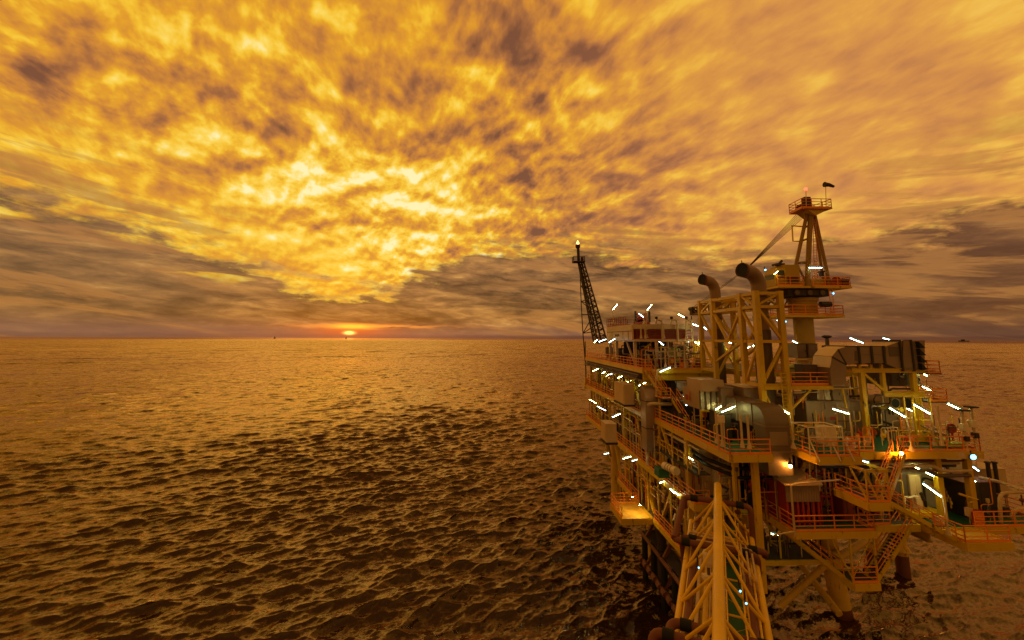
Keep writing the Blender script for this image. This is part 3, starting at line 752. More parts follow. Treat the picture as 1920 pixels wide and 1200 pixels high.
# ------------------------------------------------------------------ crane
YC = 49.0
c0 = P(1508, 628, YC)
crane = thing('pedestal_crane', (c0.x, YC, ZD), 'tall ochre pedestal crane with an A shaped mast, a cab and a slewing deck', 'crane')
zl = P(1508, 592, YC).z; zs = P(1508, 541, YC).z; zt = P(1525, 391, YC).z
MB().lathe((c0.x, YC, ZD), [(1.12, 0), (1.02, 3.2), (1.02, zl - ZD - .2)], 28).build('pedestal', tarp, crane, smooth=True)
MB().lathe((c0.x + .1, YC, zl + .1), [(1.5, 0), (1.5, 1.5), (1.62, 1.55), (1.62, 1.95)], 28).build('slew_ring', tarp, crane, smooth=True)
d = MB().prism([(32.4, 46.9), (40.0, 46.9), (40.0, 51), (32.4, 51)], zl - .28, zl - .02).build('access_platform', yel, crane)
rail_mb([(32.5, 47, zl), (39.9, 47, zl), (39.9, 50.9, zl), (32.5, 50.9, zl)], closed=True).build('handrail', org, d)
m = MB().box(33.8, 38.6, 47.2, 50.8, zs - 1.1, zs - .3); m.box(34.6, 37.6, 47.0, 47.2, zs - 1.0, zs - .4); m.tube([(37.2, 46.9, zl + 1.2), (38.4, 46.9, zl + 1.2)], .32, 10)
m.build('machinery_frame', darks, crane)
for k in range(3): MB().lathe((34.6 + 1.5 * k, 46.95, zs - .72), [(.30, -.12), (.30, .1), (.12, .12)], 12, (0, -1, 0)).build('hydraulic_motor', greyd, crane, smooth=True)
sd = MB().prism([(32.2, 46.6), (40.9, 46.6), (40.9, 51.2), (32.2, 51.2)], zs - .22, zs).build('slewing_deck', yel, crane)
rail_mb([(36.4, 46.7, zs), (40.8, 46.7, zs), (40.8, 51.1, zs), (33, 51.1, zs)]).build('handrail', org, sd)
rail_mb([(32.3, 46.7, zs), (35.2, 46.7, zs)]).build('handrail', org, sd)
# cab and engine housing
p0 = P(1450, 541, 47.5); p1 = P(1470, 503, 47.5)
cab = MB().prism([(p0.x, zs + .02), (p1.x, zs + .02), (p1.x, p1.z), (p0.x + .25, p1.z), (p0.x, p1.z - .6)], 47.0, 49.0, 'y').build('cab', tarp, crane, bevel=.05)
w = MB().box(p0.x + .28, p1.x - .30, 46.95, 46.995, zs + 1.0, p1.z - .35).build('window', glass, cab)
MB().box(p0.x - .03, p0.x - .004, 47.2, 48.8, zs + .9, p1.z - .75).build('window', glass, cab)
MB().box(p1.x - .24, p1.x - .05, 46.96, 46.995, zs + .1, zs + 1.9).build('door', greyd, cab)
h0 = P(1470, 541, 47.2); h1 = P(1495, 497, 47.2)
hs = MB().box(h0.x + .03, h1.x, 46.9, 49.4, zs + .02, h1.z).build('engine_housing', tarp, crane, bevel=.04)
m = MB()
for k in range(6): m.box(h0.x + .25, h1.x - .25, 46.84, 46.895, zs + .35 + .13 * k, zs + .42 + .13 * k)
m.build('louvre', darks, hs)
m = MB().box(h0.x - .5, h0.x + .5, 47.4, 48.3, h1.z + .01, h1.z + .24); m.tube([(h0.x + .1, 47.8, h1.z + .24), (h0.x + .45, 47.8, h1.z + .62)], .14, 10)
m.build('exhaust_silencer', darks, hs)
# mast
top = P(1521, 399, YC)
LEG = [(P(1483, 541, 47.4), P(1513, 401, 48.7), .20), (P(1513, 541, 47.2), P(1520, 398, 48.6), .28), (P(1557, 541, 47.4), P(1527, 401, 48.9), .20), (P(1546, 541, 50.8), P(1525, 401, 49.6), .16)]
for a, b, r in LEG: MB().tube([a, b], r, 12).build('mast_leg', mast_m, crane, smooth=True)
L0, L1 = LEG[0], LEG[1]
for p_, q_, r_ in ((lerp(*L0[:2], .33), lerp(*L1[:2], .33), .16), (lerp(*L0[:2], .33), lerp(*L1[:2], .05), .12), (lerp(*L0[:2], .62), lerp(*L1[:2], .65), .11), (lerp(*L0[:2], .80), lerp(*L1[:2], .83), .11)):
    MB().tube([p_, q_], r_, 8).build('mast_brace', mast_m, crane)
A_, B_ = lerp(*L0[:2], .62), lerp(*L0[:2], .82)
MB().tube([A_, A_ + Vector((-1.0, 0, 0)), B_ + Vector((-1.5, 0, .1)), B_], .085, 6).build('mast_bracket', yel, crane)
m = MB()
for dx in (0, .38): m.tube([P(1527, 538, 48) + Vector((dx, 0, 0)), P(1524, 402, 48.6) + Vector((dx, 0, 0))], .04, 5)
for k in range(26):
    a = lerp(P(1527, 538, 48), P(1524, 402, 48.6), k / 26); m.tube([a, a + Vector((.38, 0, 0))], .025, 4)
m.build('ladder', org, crane)
zp = P(1527, 391, 48).z
tp = MB().prism([(P(1499, 391, 48).x, 47.6), (P(1556, 391, 48).x, 47.6), (P(1552, 391, 48).x, 50.2), (P(1503, 391, 48).x, 50.2)], zp - .12, zp).build('top_platform', org, crane)
X0, X1 = P(1500, 391, 48).x, P(1555, 391, 48).x
rail_mb([(X0, 47.65, zp), (X1, 47.65, zp), (X1 - .2, 50.1, zp), (X0 + .2, 50.1, zp)], closed=True, post=1.1).build('handrail', org, tp)
m = MB().prism([(P(1512, 391, 48).x, zp - .12), (P(1528, 400, 48).x, zp - .9), (P(1552, 391, 48).x, zp - .12)], 47.9, 49.8, 'y'); m.build('platform_bracket', yel, tp)
m = MB().box(P(1514, 391, 48).x, P(1526, 391, 48).x, 48.3, 48.9, zp + .01, P(1520, 367, 48).z); m.build('sheave_block', darks, crane, bevel=.05)
for k in range(3): MB().lathe((P(1518, 391, 48).x - .35, 48.4 + .45 * k, zp + .55), [(.30, -.08), (.22, 0), (.30, .08)], 16, (0, 1, 0)).build('sheave', darks, crane, smooth=True)
m = MB().tube([P(1512, 392, 48), P(1511, 357, 48)], .045, 6); o = m.build('beacon_mast', white, crane)
MB().lathe(P(1511, 357, 48), [(.12, 0), (.17, .08), (.17, .28), (.05, .36)], 10).build('beacon', redl_m, o, smooth=True)
# winch at the right end of the deck
m = MB().box(40.0, 40.75, 46.75, 48.4, zs + .05, zs + .9); m.build('winch_frame', darks, crane)
MB().lathe((39.4, 46.9, zs + .55), [(.62, 0), (.62, .1), (.4, .12), (.4, 1.2), (.62, 1.22), (.62, 1.32)], 18, (0, 1, 0)).build('winch_drum', dred, crane, smooth=True)
MB().box(36.9, 38.6, 47.6, 49.5, zs + .02, zs + 1.0).build('hydraulic_tank', tarp, crane, bevel=.05)
MB().lathe((38.0, 47.3, zs + 1.2), [(.25, 0), (.25, .5), (.4, .52), (.4, .62)], 12).build('filter', darks, crane, smooth=True)
m = MB()
for dx in (0, .4): m.tube([(38.2 + dx, 46.7, zl), (38.2 + dx, 46.7, zs - .2)], .035, 5)
for k in range(8): m.tube([(38.2, 46.7, zl + .3 * k + .2), (38.6, 46.7, zl + .3 * k + .2)], .025, 4)
m.build('ladder', org, crane)
darkyel = paint('boom_paint', (.22, .11, .02), .5, wear=.4)
# boom lying out over the upper deck, away from the viewer
ba = P(1476, 562, 48.0); bb = P(1302, 584, 62.0)
def boom(a, b, w0, w1, name, mat, parent, n=12, r=.10, rl=.055):
    a, b = Vector(a), Vector(b); d = (b - a).normalized(); s = d.cross(Vector((0, 0, 1))).normalized(); u = s.cross(d)
    ch = [[a + s * w0 * sx + u * w0 * sz, lerp(a, b, .75) + s * w0 * .9 * sx + u * w0 * .9 * sz, b + s * w1 * sx + u * w1 * sz] for sx in (-1, 1) for sz in (-1, 1)]
    def at(c, t): return lerp(c[0], c[1], t / .75) if t < .75 else lerp(c[1], c[2], (t - .75) / .25)
    m = MB()
    for c in ch: m.tube(c, r, 6)
    m.build('boom_chord' if name == 'boom' else 'chord', mat, parent)
    m = MB()
    for i in range(n):
        t0, t1 = i / n, (i + 1) / n
        for p, q in ((0, 1), (1, 3), (3, 2), (2, 0)):
            if i % 2: p, q = q, p
            m.tube([at(ch[p], t0), at(ch[q], t1)], rl, 5); m.tube([at(ch[p], t0), at(ch[q], t0)], rl * .9, 5)
    m.build('boom_lacing' if name == 'boom' else 'lacing', mat, parent)
boom(ba, bb, .75, .45, 'boom', darkyel, crane, 13, .14, .075)
m = MB().box(bb.x - .55, bb.x + .2, bb.y - .4, bb.y + .4, bb.z - .55, bb.z + .25); m.tube([bb + Vector((-.5, 0, -.7)), bb + Vector((-.5, 0, -1.7))], .08, 6); m.tube([bb + Vector((-.4, -.6, .4)), bb + Vector((-.4, .6, .4))], .28, 10)
m.build('boom_tip', darks, crane)
# pendant ropes: several falls from the mast to the bridle block, then two to the tip
pa0 = P(1500, 397, 48.4); pb = P(1397, 506, 54.3); pc = bb + Vector((-.3, 0, .4))
m = MB()
for k in range(6): m.tube([pa0 + Vector((-.25 + .16 * k, (k - 2.5) * .2, .1 - .16 * k)), pb + Vector((-.05 + .03 * k, (k - 2.5) * .1, .05 - .03 * k))], .030, 4)
for k in (-1, 1): m.tube([pb + Vector((0, .3 * k, 0)), pc + Vector((0, .45 * k, 0))], .036, 4)
m.build('pendant_rope', paint('greased_rope', (.13, .075, .05), .6, wear=.1), crane)
m = MB().box(pb.x - .45, pb.x + .3, pb.y - .45, pb.y + .45, pb.z - .25, pb.z + .28); m.tube([pb + Vector((-.1, -.55, 0)), pb + Vector((-.1, .55, 0))], .36, 12)
m.build('bridle_block', darks, crane)
# windsock on the mast head
ws = thing('windsock', P(1549, 388, 48), 'dark drooping windsock on a thin pole at the crane mast head', 'windsock')
MB().tube([P(1549, 388, 48), P(1548, 342, 48)], .04, 6).build('pole', white, ws)
a = P(1546, 346, 48); b = P(1563, 349, 48.2); m = MB()
m.tube([a, lerp(a, b, .5) + Vector((0, 0, .06)), b + Vector((0, 0, -.05))], .30, 10, True, .15); m.build('sock', darks, ws, smooth=True)
MB().tube(arc(a, (0, .3, 0), (0, 0, .3), 0, 6.283, 12), .03, 5).build('hoop', darks, ws)

# ------------------------------------------------------------------ flare boom at the far left corner
fl = thing('flare_boom', P(1125, 640, 80), 'black lattice flare boom leaning out at the far left corner, small flame on its tip', 'flare boom')
T1, T2, T3 = P(1095, 492, 93), P(1084, 493, 93), P(1087, 497, 95)
B1, B2, B3 = P(1138, 640, 79), P(1113, 640, 79), P(1099, 700, 82)
m = MB()
for a, b, r in ((B1, T1, .17), (B2, T2, .17), (lerp(B1, B2, .5) + Vector((0, 1.6, -.4)), lerp(T1, T2, .5) + Vector((0, .8, -.2)), .15)): m.tube([a, b], r, 8)
m.build('chord', flare_m, fl)
m = MB(); n = 15; B4, T4 = lerp(B1, B2, .5) + Vector((0, 1.6, -.4)), lerp(T1, T2, .5) + Vector((0, .8, -.2))
for i in range(n):
    t0, t1 = i / n, (i + 1) / n
    for (p, q) in (((B1, T1), (B2, T2)), ((B2, T2), (B4, T4)), ((B4, T4), (B1, T1))):
        if i % 2: p, q = q, p
        m.tube([lerp(*p, t0), lerp(*q, t1)], .075, 5); m.tube([lerp(*p, t0), lerp(*q, t0)], .07, 5)
m.build('lacing', flare_m, fl)
m = MB(); m.tube([lerp(B4, B1, .4), lerp(T4, T1, .4)], .20, 8); m.tube([lerp(B4, B2, .5), lerp(T4, T2, .5)], .13, 8); m.build('flare_pipe', flare_m, fl)
m = MB(); m.tube([B3, P(1093, 625, 83.5), P(1090, 575, 87.5), T3], .10, 6)
for (a, b, c) in ((P(1093, 625, 83.5), .10, .22), (P(1092, 590, 86.5), .30, .30), (P(1090, 565, 88.5), .48, .40), (P(1088, 535, 91), .64, .62)):
    m.tube([a, lerp(B2, T2, b)], .09, 5); m.tube([a, lerp(B2, T2, c)], .09, 5); m.tube([a, lerp(B1, T1, c)], .09, 5)
m.build('tie_truss', flare_m, fl)
m = MB(); q = P(1086, 491, 93); m.box(q.x - 1.4, q.x + 1.2, 92.2, 94.2, q.z - .15, q.z + .05)
m.build('tip_platform', flare_m, fl)
rail_mb([(q.x - 1.35, 92.3, q.z), (q.x + 1.1, 92.3, q.z), (q.x + 1.1, 94.1, q.z), (q.x - 1.35, 94.1, q.z)], closed=True, r=.06).build('handrail', flare_m, fl)
MB().tube([P(1085, 491, 93), P(1084, 466, 93)], .32, 10).tube([P(1091, 491, 93), P(1091, 482, 93)], .25, 8).build('flare_stack', flare_m, fl)
tipb = P(1083.5, 466, 93); MB().lathe(tipb, [(.34, 0), (.55, .3), (.55, .8), (.45, .9)], 12).build('flare_tip', flare_m, fl, smooth=True)
MB().lathe(tipb + Vector((0, 0, .9)), [(.16, 0), (.34, .25), (.22, .6), (.04, .95)], 8).build('flame', flame_m, fl, smooth=True)
# post with the yellow bracket at the far left edge
m = MB().tube([P(1097, 640, 82), P(1099, 722, 82)], .11, 6); m.build('post', greyd, plat)
o = MB().prism([(P(1094, 724, 82).x, P(1094, 728, 82).z), (P(1104, 726, 82).x, P(1094, 728, 82).z), (P(1101, 712, 82).x, P(1101, 708, 82).z), (P(1096, 712, 82).x, P(1096, 708, 82).z)], 81.3, 82.3, 'y').build('bracket', yel, plat)

# ------------------------------------------------------------------ exhaust stacks and their frame
fr = thing('stack_frame', (25, 43, ZC), 'yellow braced steel frame standing round the two exhaust stacks', 'steel frame')
XL, XR = 24.0, 26.25; YS = [37.9, 40.3, 45.7, 48.5]; zT = 31.35
zbars = [zT - .12, 30.0, 26.85]
for i, y in enumerate(YS):
    for x in (XL, XR):
        w_ = .46 if i < 2 else .42
        zb = (ZC if x == XR else 21.2) if i == 0 else (22.9 if i == 1 else (20.5 if i == 2 else 23.5))
        MB().beam((x, y, zb), (x, y, zT + .1), w_, w_).build('column', yel, fr)
def bar(a, b, w=.28): MB().beam(a, b, w, w).build('beam', yel, fr)
def dia(a, b, w=.22): MB().beam(a, b, w, w).build('brace', yel, fr)
for z in zbars:
    for x in (XL, XR):
        for y0, y1 in zip(YS, YS[1:]): bar((x, y0 + .2, z), (x, y1 - .2, z - .002))
    for y in YS: bar((XL + .2, y, z - .004), (XR - .2, y, z - .004), .27)
zlo = 22.98
for x in (XL, XR):
    bar((x, YS[0] + .2, zlo), (x, YS[1] - .2, zlo)); bar((x, YS[2] + .2, 23.7), (x, YS[3] - .2, 23.7))
for y in (YS[0], YS[1]): bar((XL + .2, y, zlo - .004), (XR - .2, y, zlo - .004), .27)
for x in (XL, XR):
    ys = YS
    dia((x, ys[0], zbars[1]), (x, ys[1], zbars[0])); dia((x, ys[2], zbars[0]), (x, ys[3], zbars[1]))
    dia((x, ys[1], zbars[1]), (x, (ys[1] + ys[2]) / 2, zbars[2])); dia((x, ys[2], zbars[1]), (x, (ys[1] + ys[2]) / 2, zbars[2]))
    dia((x, ys[0], zbars[2]), (x, ys[1], zbars[1])); dia((x, ys[2], zbars[2]), (x, ys[3], zbars[1])); dia((x, ys[3], zbars[2]), (x, ys[2], 23.8))
    dia((x, ys[1], zlo), (x, ys[0], zbars[2])); dia((x, ys[1], zbars[2]), (x, ys[2], 24.6))
for y in (YS[0], YS[2]):
    dia((XL, y, zbars[1]), (XR, y, zbars[2])); dia((XR, y, zbars[2] - .1), (XL, y, zlo)); dia((XL, y, zbars[1] + .1), (XR, y, zbars[0]), .18)
dia((XL, 37.95, 22.8), (25.6, 37.95, 19.2), .14)
m = MB()
for dx in (0, .55): m.tube([(25.55 + dx, 37.55, 18.4), (25.55 + dx, 37.55, 24.2)], .045, 5)
for k in range(19): m.tube([(25.55, 37.55, 18.6 + .3 * k), (26.1, 37.55, 18.6 + .3 * k)], .035, 4)
m.build('ladder', yel, fr)
def stack(x, y, r, ztop, label):
    t = thing('exhaust_stack', (x, y, ZC + 3), label, 'exhaust stack', 'twin exhaust stacks')
    dr = Vector((-.93, -.30, .16)).normalized(); rb = r * 2.1
    zb = ztop - rb * .55
    pts = [(x, y, ZC + 3), (x, y, zb - rb * .95)]
    c = Vector((x, y, zb - rb * .95)) + Vector((dr.x, dr.y, 0)).normalized() * rb
    pts += arc(c, Vector((x, y, zb - rb * .95)) - c, Vector((0, 0, rb)), 0.15, 1.25, 7)
    pts.append(pts[-1] + dr * r * 1.5)
    b = MB().tube(pts, r, 28).build('stack_pipe', alu_r, t, smooth=True)
    e = pts[-1]; d = (pts[-1] - pts[-2]).normalized()
    MB().tube([e - d * .12, e + d * .12], r * 1.05, 28, False).build('rim', rust, t, smooth=True)
    MB().tube([e + d * .004, e + d * .02], r * .93, 28).build('mouth', black, t)
    for z in (zb - 4.3, zb - 5.6, zb - 2.4): MB().tube([(x, y, z), (x, y, z + .16)], r * 1.06, 28).build('flange', greyd, t, smooth=True)
    MB().tube([(x, y, ZC + 3.05), (x, y, zb - 5.4)], r * 1.12, 28).build('silencer', greyd, t, smooth=True)
    MB().beam(e + Vector((0, 0, r)), e + Vector((0, 0, r + .25)), .06).build('lifting_lug', darks, t)
    return t
alu_r = paint('scorched_stack', (.27, .16, .10), .5, metal=.3, wear=.4, wear_col=(.10, .045, .025))
stack(25.12, 39.1, .66, P(1438, 497, 39.1).z, 'large scorched exhaust stack beside the crane cab, nearer and taller of the pair')
stack(25.12, 47.1, .58, P(1352, 517, 47.1).z, 'smaller scorched exhaust stack at the far end of the yellow frame')
# ------------------------------------------------------------------ upper module with the cream panels
mod = thing('upper_module', (21, 58, ZD), 'cream sided raised module on thin legs at the upper left of the platform', 'module')
zm0, zm1 = 27.0, 28.75
o = MB().box(17.4, 17.62, 53.2, 65, zm0 - .12, zm1 + .05).build('side_panel', cream, mod)
m = MB()
for y in (54.6, 56.9, 62.2): m.box(17.372, 17.396, y - .04, y + .04, zm0 - .1, zm0 + .95)
m.box(17.370, 17.394, 53.3, 64.9, zm0 + .97, zm0 + 1.06); m.build('seam', greyd, o)
cu = bpy.data.curves.new('lettering', 'FONT'); cu.body = 'AFLLAXE'; cu.size = .52; cu.align_x = 'CENTER'; cu.extrude = .01
to = bpy.data.objects.new('tmp_text', cu); COL.objects.link(to)
bpy.context.view_layer.update()
me = bpy.data.meshes.new_from_object(to); bpy.data.objects.remove(to)
lt = bpy.data.objects.new('lettering', me); COL.objects.link(lt); me.materials.clear(); me.materials.append(black)
lt.parent = o; lt.matrix_basis = Matrix.Translation(Vector((17.385, 59.6, zm0 + .34)) - Vector((21, 58, ZD))) @ Matrix.Rotation(-math.pi / 2, 4, 'Z') @ Matrix.Rotation(math.pi / 2, 4, 'X')
MB().box(17.63, 25.1, 53.0, 66, zm0 - .30, zm0 - .02).build('module_floor', cream, mod)
MB().box(17.65, 24.9, 54.6, 65.9, zm0, zm1 - .5).build('wall', dred, mod)
MB().box(17.64, 25.0, 53.3, 66, zm1 - .48, zm1 + .08).build('roof_edge', pipe_w, mod)
MB().box(17.7, 24.95, 53.4, 65.9, zm1 + .085, zm1 + .12).build('roof', alu, mod)
m = rail_mb([(18.0, 53.1, zm0), (25.0, 53.1, zm0)], r=.04, post=.75); m.build('handrail', dred, mod)
rail_mb([(17.6, 56.2, zm1 + .12), (17.6, 65.6, zm1 + .12), (24, 65.6, zm1 + .12)], r=.045, post=1.0).build('handrail', dred, mod)
for x, y in ((18, 54), (18, 62), (24.5, 53.6), (18, 65.5), (24.5, 62), (20.6, 53.6)):
    MB().beam((x, y, ZD), (x, y, zm0 - .3), .34, .34).build('leg', cream, mod)
MB().beam((17.9, 57, zm0 - .3), (17.9, 53.6, ZD + .1), .2).build('brace', cream, mod)
MB().tube([(19.3, 52.8, 26.1), (19.3, 52.8, 25.5), (25.4, 52.8, 25.45)], .07, 6).build('pipe', pipe_w, mod)
# roof machine
mc = thing('roof_winch', (20, 55.5, zm1 + .12), 'dark red winch skid with posts on the roof of the cream module', 'winch')
m = MB().box(18.9, 20.6, 55.4, 57, zm1 + .13, zm1 + .5); m.build('skid', dred, mc)
MB().lathe((19.0, 56.2, zm1 + 1.1), [(.6, 0), (.6, .1), (.42, .12), (.42, 1.2), (.6, 1.22), (.6, 1.32)], 16, (1, 0, 0)).build('drum', dred, mc, smooth=True)
for x in (18.75, 20.6): MB().beam((x, 55.6, zm1 + .5), (x, 55.6, zm1 + 1.9), .22).build('post', darks, mc)
MB().box(19.3, 20.3, 56.6, 57.2, zm1 + .5, zm1 + 1.5).build('motor', darks, mc)
# swan-neck vents
for k, (xa, xb, lb) in enumerate(((1230, 1242, 'pale swan neck vent pipe on the module front beside the red winch'), (1258, 1271, 'middle of the three pale swan neck vent pipes'), (1287, 1298, 'pale swan neck vent pipe at the right corner of the cream module'))):
    a, b = P(xa, 607, 52.9), P(xb, 632, 52.9); zt_ = P(xa, 600, 52.9).z
    t = thing('vent_pipe', (b.x, 52.9, zm0), lb, 'vent pipe', 'swan neck vent pipes')
    MB().tube(bend([(b.x, 52.9, zm0 - .3), (b.x, 52.9, zt_), (a.x, 52.9, zt_), (a.x, 52.9, zm1)], .3), .14, 8).build('pipe', pipe_w, t, smooth=True)
    MB().lathe(((a.x + b.x) / 2 - .3, 52.9, zt_ + .1), [(.12, 0), (.2, .12), (.2, .3), (.05, .36)], 8).build('valve', darks, t)
# ------------------------------------------------------------------ equipment standing under the module
def vessel(x, y, z, r, h, mat, label, legs=True):
    t = thing('vessel', (x, y, z), label, 'vessel')
    b = .5 if legs else .02
    o = MB().lathe((x, y, z + b), [(r * .35, -.0), (r * .8, .12 * r), (r, .35 * r), (r, h - .35 * r), (r * .8, h - .12 * r), (r * .3, h)], 20).build('shell', mat, t, smooth=True)
    if legs:
        for k in range(3):
            w = 2.1 * k + .3; MB().beam((x + math.cos(w) * r * .8, y + math.sin(w) * r * .8, z), (x + math.cos(w) * r * .8, y + math.sin(w) * r * .8, z + b + .3 * r), .12).build('leg', mat, t)
    MB().tube(bend([(x, y, z + b + h - .02), (x, y, z + b + h + .35), (x + r * 1.3, y, z + b + h + .35), (x + r * 1.3, y, z + .3)], .25), .08, 8).build('pipe', pipe_w, t, smooth=True)
    for zz in (.35, .7): MB().tube([(x, y, z + b + h * zz), (x, y, z + b + h * zz + .08)], r * 1.03, 20).build('band', greyd, t)
    return t
def pump(x, y, z, mat, label, s=1.0, rz=0):
    t = thing('pump', (x, y, z), label, 'pump')
    c, n_ = math.cos(rz), math.sin(rz); ax = (c, n_, 0)
    MB().beam((x - .9 * s * c, y - .9 * s * n_, z + .1), (x + .9 * s * c, y + .9 * s * n_, z + .1), .7 * s, .18).build('skid', darks, t)
    MB().lathe((x - .85 * s * c, y - .85 * s * n_, z + .55 * s), [(.2 * s, 0), (.33 * s, .06), (.33 * s, .8 * s), (.2 * s, .86 * s)], 14, ax).build('motor', mat, t, smooth=True)
    MB().lathe((x + .15 * s * c, y + .15 * s * n_, z + .55 * s), [(.12 * s, 0), (.3 * s, .2 * s), (.3 * s, .55 * s), (.15 * s, .6 * s)], 14, ax).build('casing', rust, t, smooth=True)
    MB().tube(bend([(x + .45 * s * c, y + .45 * s * n_, z + .6 * s), (x + .45 * s * c, y + .45 * s * n_, z + 1.5 * s), (x + .45 * s * c - 1.0 * s, y, z + 1.5 * s), (x + .45 * s * c - 1.0 * s, y, z + 2.2 * s)], .25), .09 * s, 8).build('pipe', pipe_w, t, smooth=True)
    MB().lathe((x + .45 * s * c, y + .45 * s * n_, z + 1.2 * s), [(.16 * s, 0), (.2 * s, .05), (.2 * s, .2 * s), (.1 * s, .3 * s)], 10, (0, -1, 0)).build('valve', red, t)
    return t
def cabinet(x0, x1, y0, y1, z0, z1, mat, label, name='cabinet', cat='cabinet', doors=2, face='y', legs=0.0, top=None):
    t = thing(name, ((x0 + x1) / 2, (y0 + y1) / 2, z0 - legs), label, cat)
    o = MB().box(x0, x1, y0, y1, z0, z1).build('body', mat, t, bevel=.03)
    MB().box(x0 - .05, x1 + .05, y0 - .05, y1 + .05, z1 + .003, z1 + .06).build('lid', top or mat, t)
    for k in range(doors):
        w_ = (x1 - x0) / doors
        d = MB().box(x0 + w_ * k + .04, x0 + w_ * (k + 1) - .04, y0 - .028, y0 - .004, z0 + .08, z1 - .08).build('door', mat, t, bevel=.008)
        MB().box(x0 + w_ * (k + 1) - .16, x0 + w_ * (k + 1) - .11, y0 - .06, y0 - .03, (z0 + z1) / 2 - .1, (z0 + z1) / 2 + .1).build('handle', darks, d)
    if legs:
        for x in (x0 + .06, x1 - .06):
            for y in (y0 + .06, y1 - .06): MB().beam((x, y, z0 - legs), (x, y, z0), .1).build('leg', yel, t)
    return t
vessel(P(1271, 680, 54).x, 54.4, ZD, .72, 1.9, vgreen, 'pale green upright vessel under the cream module, nearest the stack frame')
vessel(P(1187, 680, 57).x + 1.3, 57.5, ZD, .6, 1.7, greyd, 'dark grey vessel standing under the middle of the cream module')
vessel(24.2, 57, ZD, .5, 2.0, white, 'slim pale vessel under the right end of the cream module')
vessel(19.0, 63, ZD, .62, 1.7, darks, 'dark vessel behind the red rail at the left end of the upper deck')
vessel(18.9, 69.5, ZD, .6, 1.8, greyd, 'grey vessel at the far left of the upper deck by the flare boom')
for x, y, mat, lb in ((19.4, 55.2, rust, 'rusty pump behind the rail under the cream panel'), (20.9, 54.2, darks, 'dark pump beside the stair head on the upper deck'), (19, 59.5, red, 'red pump under the lettered cream panel'), (19.2, 66, yel, 'yellow pump at the foot of the flare boom'), (22.5, 52, darks, 'dark pump at the front rail of the upper deck'), (25.3, 52.2, dred, 'dark red pump by the yellow stack frame')):
    pump(x, y, ZD, mat, lb, .95, rnd.uniform(0, 3))
# hose loop with a brace of yellow-green pipes by the frame
hl = thing('hose_rack', P(1313, 668, 51.5), 'yellow hoses looped on a rack left of the stack frame', 'hose rack')
for k in range(3):
    a = P(1303 + 4 * k, 642, 51.5); b = P(1318 + k, 642, 51.5)
    MB().tube([a] + arc(lerp(a, b, .5) + Vector((0, 0, -1.6 - .2 * k)), (a - b) * .5, (0, 0, -.6), 0, math.pi, 8) + [b], .06, 7).build('hose', yel2, hl, smooth=True)
MB().beam(P(1300, 640, 51.5), P(1322, 640, 51.5), .12).beam(P(1301, 640, 51.5), P(1302, 686, 51.5), .12).build('rack', yel, hl)
# ------------------------------------------------------------------ left face: cabinets and ducts
def bigbox(px0, px1, py0, py1, Y, depth, mat_f, label, name='equipment_cabinet'):
    a, b = P(px0, py1, Y), P(px1, py0, Y)
    t = thing(name, ((a.x + b.x) / 2, Y + depth / 2, a.z), label, 'cabinet', 'cabinets hung on the left face')
    o = MB().box(a.x, b.x, Y, Y + depth, a.z, b.z).build('body', mat_f, t, bevel=.03)
    MB().box(a.x - .04, b.x + .04, Y - .04, Y + depth + .04, b.z + .004, b.z + .06).build('lid', mat_f, t)
    MB().box(a.x - .08, b.x + .08, Y - .06, Y + depth + .06, a.z - .22, a.z - .004).build('base_frame', darks, t)
    MB().box(a.x - .03, a.x - .004, Y + .2, Y + depth - .2, a.z + .12, b.z - .12).build('door', mat_f, t, bevel=.01)
    return t
bigbox(1171, 1188, 722, 759, 51.0, 4.2, cream, 'tall cream cabinet hanging on the left face, above the other one')
bigbox(1137, 1156, 796, 830, 47.0, 2.2, cream, 'smaller cream cabinet hanging on the left face below the tall one')
def elbow_duct(x0, x1, yb, yf, z0, z1, mat, label, cap=None):
    """vertical duct of rectangular section whose top curves back (towards +y)"""
    t = thing('duct_elbow', ((x0 + x1) / 2, yf, z0), label, 'duct', 'curved duct elbows')
    R_ = (yb - yf); pts = [(yf, z0), (yb, z0), (yb, z1)] + [(yb - R_ * math.sin(a), z1 - R_ + R_ * math.cos(a)) for a in [math.pi / 2 * k / 8 for k in range(9)]][1:]
    pts = [(y_, z_) for y_, z_ in pts]
    MB().prism(pts, x0, x1, 'x').build('casing', mat, t, smooth=True)
    m = MB()
    for z in (z0 + (z1 - z0) * .35, z1 - R_): m.box(x0 - .05, x1 + .05, yf - .05, yb + .02, z - .05, z + .05)
    m.build('flange', cap or mat, t)
    return t
elbow_duct(P(1211, 780, 48).x, P(1236, 780, 48).x - .1, 49.6, 48.0, ZB + 2, P(1220, 724, 48.6).z, alu, 'curved grey duct rising behind the left stairs', greyd)
# front duct: comes forward from the enclosure and turns down past the main deck
ex0, ex1 = P(1434, 800, 33.6).x, P(1479, 800, 33.6).x
duct_m = paint('weathered_duct', (.19, .125, .082), .42, metal=.45, wear=.3, wear_col=(.12, .06, .03))
fd = thing('front_duct', ((ex0 + ex1) / 2, 34, ZB + 1.5), 'large pale metal duct bending down over the front deck edge', 'duct')
zt1 = P(1450, 762, 34).z; R_ = 1.35; yf = 33.5
prof = [(yf, ZB + 3.9), (yf, zt1 - R_)] + [(yf + R_ - R_ * math.cos(a), zt1 - R_ + R_ * math.sin(a)) for a in [math.pi / 2 * k / 9 for k in range(1, 10)]] + [(40.0, zt1 + .1), (40.0, zt1 - 1.7), (yf + R_ + .35, zt1 - 1.7), (yf + R_ + .1, zt1 - 2.0), (yf + R_ + .1, ZB + 3.9)]
MB().prism(prof, ex0, ex1, 'x').build('casing', duct_m, fd, smooth=True)
m = MB()
